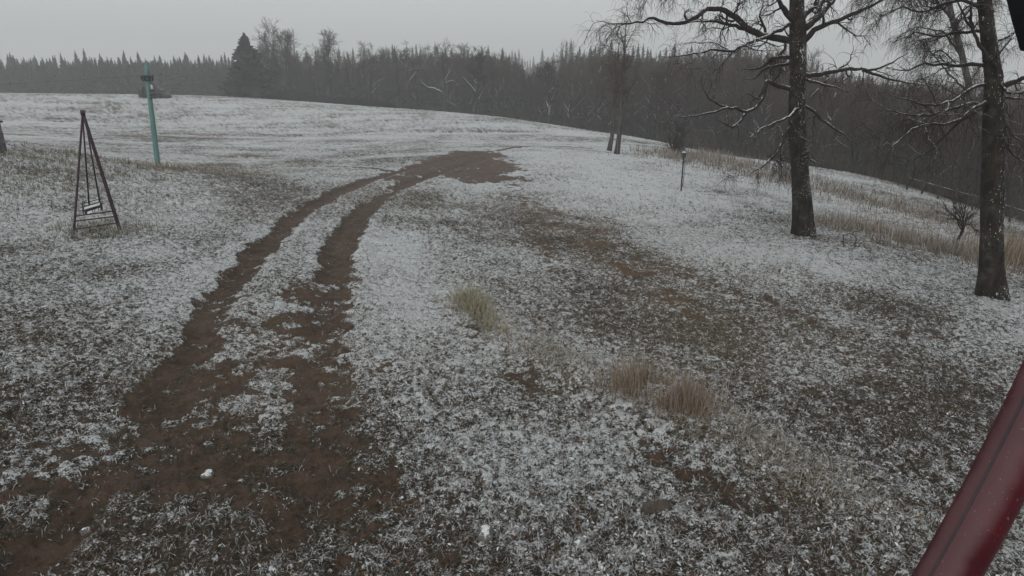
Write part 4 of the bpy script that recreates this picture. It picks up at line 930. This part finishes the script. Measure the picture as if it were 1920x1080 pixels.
# stones and clods with snow on top
M_stone = simple('snowy_stone', (.10, .095, .09), (.18, .17, .16), 20, .85, .2, snow=.70, bump=.6); M_bstone = simple('bare_stone', (.055, .046, .036), (.10, .085, .07), 20, .85, .2, bump=.5)
def stone(u, v, wpx, label, seed, flat=.55, mat=None):
    p = foot(u, v); Y = p[1]; s = wpx/2/F*np.linalg.norm(p-np.array([0, 0, CAM_H])); g = np.random.default_rng(seed); nu, nv = 14, 9; V = []
    for i in range(nv):
        ph = math.pi*(i+.02)/(nv-.96)
        for j in range(nu):
            a = j*6.283/nu; d = np.array([math.sin(ph)*math.cos(a), math.sin(ph)*math.sin(a), math.cos(ph)]); rr = 1+.22*math.sin(3*d[0]+seed)+.18*math.sin(4*d[1]-seed)+.12*math.sin(6*d[2]+2*seed)+g.normal(0, .03)
            V.append(d*rr*s*np.array([1, .75, flat]))
    q = [(i*nu+j, (i+1)*nu+j, (i+1)*nu+(j+1) % nu, i*nu+(j+1) % nu) for i in range(nv-1) for j in range(nu)]
    b = MB(); b.add(np.array(V), q); tag(b.build('stone', mat or M_stone, None, loc=(p[0], p[1], p[2]+s*flat*.12)), label, 'stone')
stone(908, 1010, 38, 'whitest of the stones, large and flat, lying near the bottom edge in the frosted grass', 1)
stone(390, 890, 26, 'snow topped stone lying alone on the muddy track apron', 2)
stone(162, 992, 16, 'small upright pale stone in the dark mud at the corner of the yard', 3, .9)
stone(1230, 965, 40, 'grey brown bare stone sunk in the verge below the dry dock stalks', 5, .7, M_bstone)

# ------------------------------------------------------------------ things close to the lens: painted tube, eave beam
def red_tube():
    M_t = None
    m, t, p = mat_new('dark_red_paint'); co = objco(t); n1 = noise(t, co, 6, 5, .6); n2 = noise(t, co, 130, 3, .6)
    col = mixc(t, ramp(t, n1, .3, .7), (.046, .0022, .006), (.078, .0045, .010))
    g = geo(t); s = t.nodes.new('ShaderNodeSeparateXYZ'); t.links.new(g.outputs['Normal'], s.inputs[0])
    fr = math_(t, 'MULTIPLY', ramp(t, math_(t, 'ADD', s.outputs[2], math_(t, 'MULTIPLY', math_(t, 'SUBTRACT', n1, .5), .5)), .28, .48), .075)      # paler on the upper side
    sp = math_(t, 'MULTIPLY', ramp(t, n2, .64, .72), .20)
    col = mixc(t, math_(t, 'MAXIMUM', fr, sp), col, (.60, .56, .56)); t.links.new(col, p.inputs['Base Color']); p.inputs['Roughness'].default_value = .55; p.inputs['Specular IOR Level'].default_value = .22
    D = 1.2; P1 = atD(1778, 1080, D); P2 = atD(1921, 812, D); d = norm(P2-P1); k0 = P1[2]/d[2]; foot_ = P1-d*(k0-.02); top = P2+d*1.75
    root = empty('strut', tuple(foot_), 'dark red painted steel strut slanting up close to the lens with a black seam', 'strut')
    b = MB(); L = np.linalg.norm(top-foot_); path = resample([foot_-foot_, top-foot_], 90); sm = np.linalg.norm((P1+P2)/2-foot_); qv = np.abs(np.linspace(0, L, 90)-sm)/.21; bow = .0038*np.where(qv < 2, qv*qv, 4*qv-4); view0 = norm(P1-np.array([0, 0, CAM_H])); lf = norm(np.cross(d, view0)); lf = lf if lf[0] < 0 else -lf; path = path+lf*bow[:, None]; b.tubes(path, np.full(90, .0455), 40, True); b.build('tube', m, root)
    # a black cable clipped along the side facing the yard
    mid = P1; view = norm(mid-np.array([0, 0, CAM_H])); left = norm(np.cross(d, view)); left = left if left[0] < 0 else -left; out = norm(np.cross(d, left)); out = out if out@view < 0 else -out
    off = (left*math.cos(R(64))+out*math.sin(R(64)))*.0460
    c = MB(); c.tubes(path+off, np.full(90, .0019), 8, True); c.build('cable', M_dark, root)
    return top, d
TOP, TD = red_tube()
def eave_beam():
    D = 1.15; M_k = simple('black_beam', (.004, .004, .006), (.008, .008, .011), 8, .7, .2); a = [atD(u, v, D) for u, v in ((1886, -4), (1897, 40), (1913, 95), (1935, 99), (1990, 60), (2080, -160), (1960, -420), (1850, -150))]
    o = a[0]; n = norm(np.cross(a[2]-a[0], a[4]-a[0])); n = n if n[1] < 0 else -n
    b = MB(); b.prism([q-o for q in a], (0, 0, 0), tuple(n*.09)); root = b.build('eave_bracket', M_k, None, False, tuple(o)); tag(root, 'black bracket tip of the eave hanging into the top corner over the stout birch', 'eave bracket')
eave_beam()

# ------------------------------------------------------------------ haze
def haze():
    zs = [-22.0, 48.0]
    V = [(x, y, z) for x in (-720, 720) for y in (-720, 720) for z in zs]
    me = raw_mesh('haze', np.array(V, float), [(0, 1, 3, 2), (4, 6, 7, 5), (0, 4, 5, 1), (2, 3, 7, 6), (0, 2, 6, 4), (1, 5, 7, 3)], None, False)
    m = bpy.data.materials.new('haze'); m.use_nodes = True; t = m.node_tree; t.nodes.clear(); o = t.nodes.new('ShaderNodeOutputMaterial'); v = t.nodes.new('ShaderNodeVolumePrincipled')
    v.inputs['Color'].default_value = (.93, .95, .96, 1); v.inputs['Density'].default_value = .0018; v.inputs['Anisotropy'].default_value = 0; t.links.new(v.outputs[0], o.inputs['Volume'])
    tag(link('haze', me, m), kind='stuff')
haze()
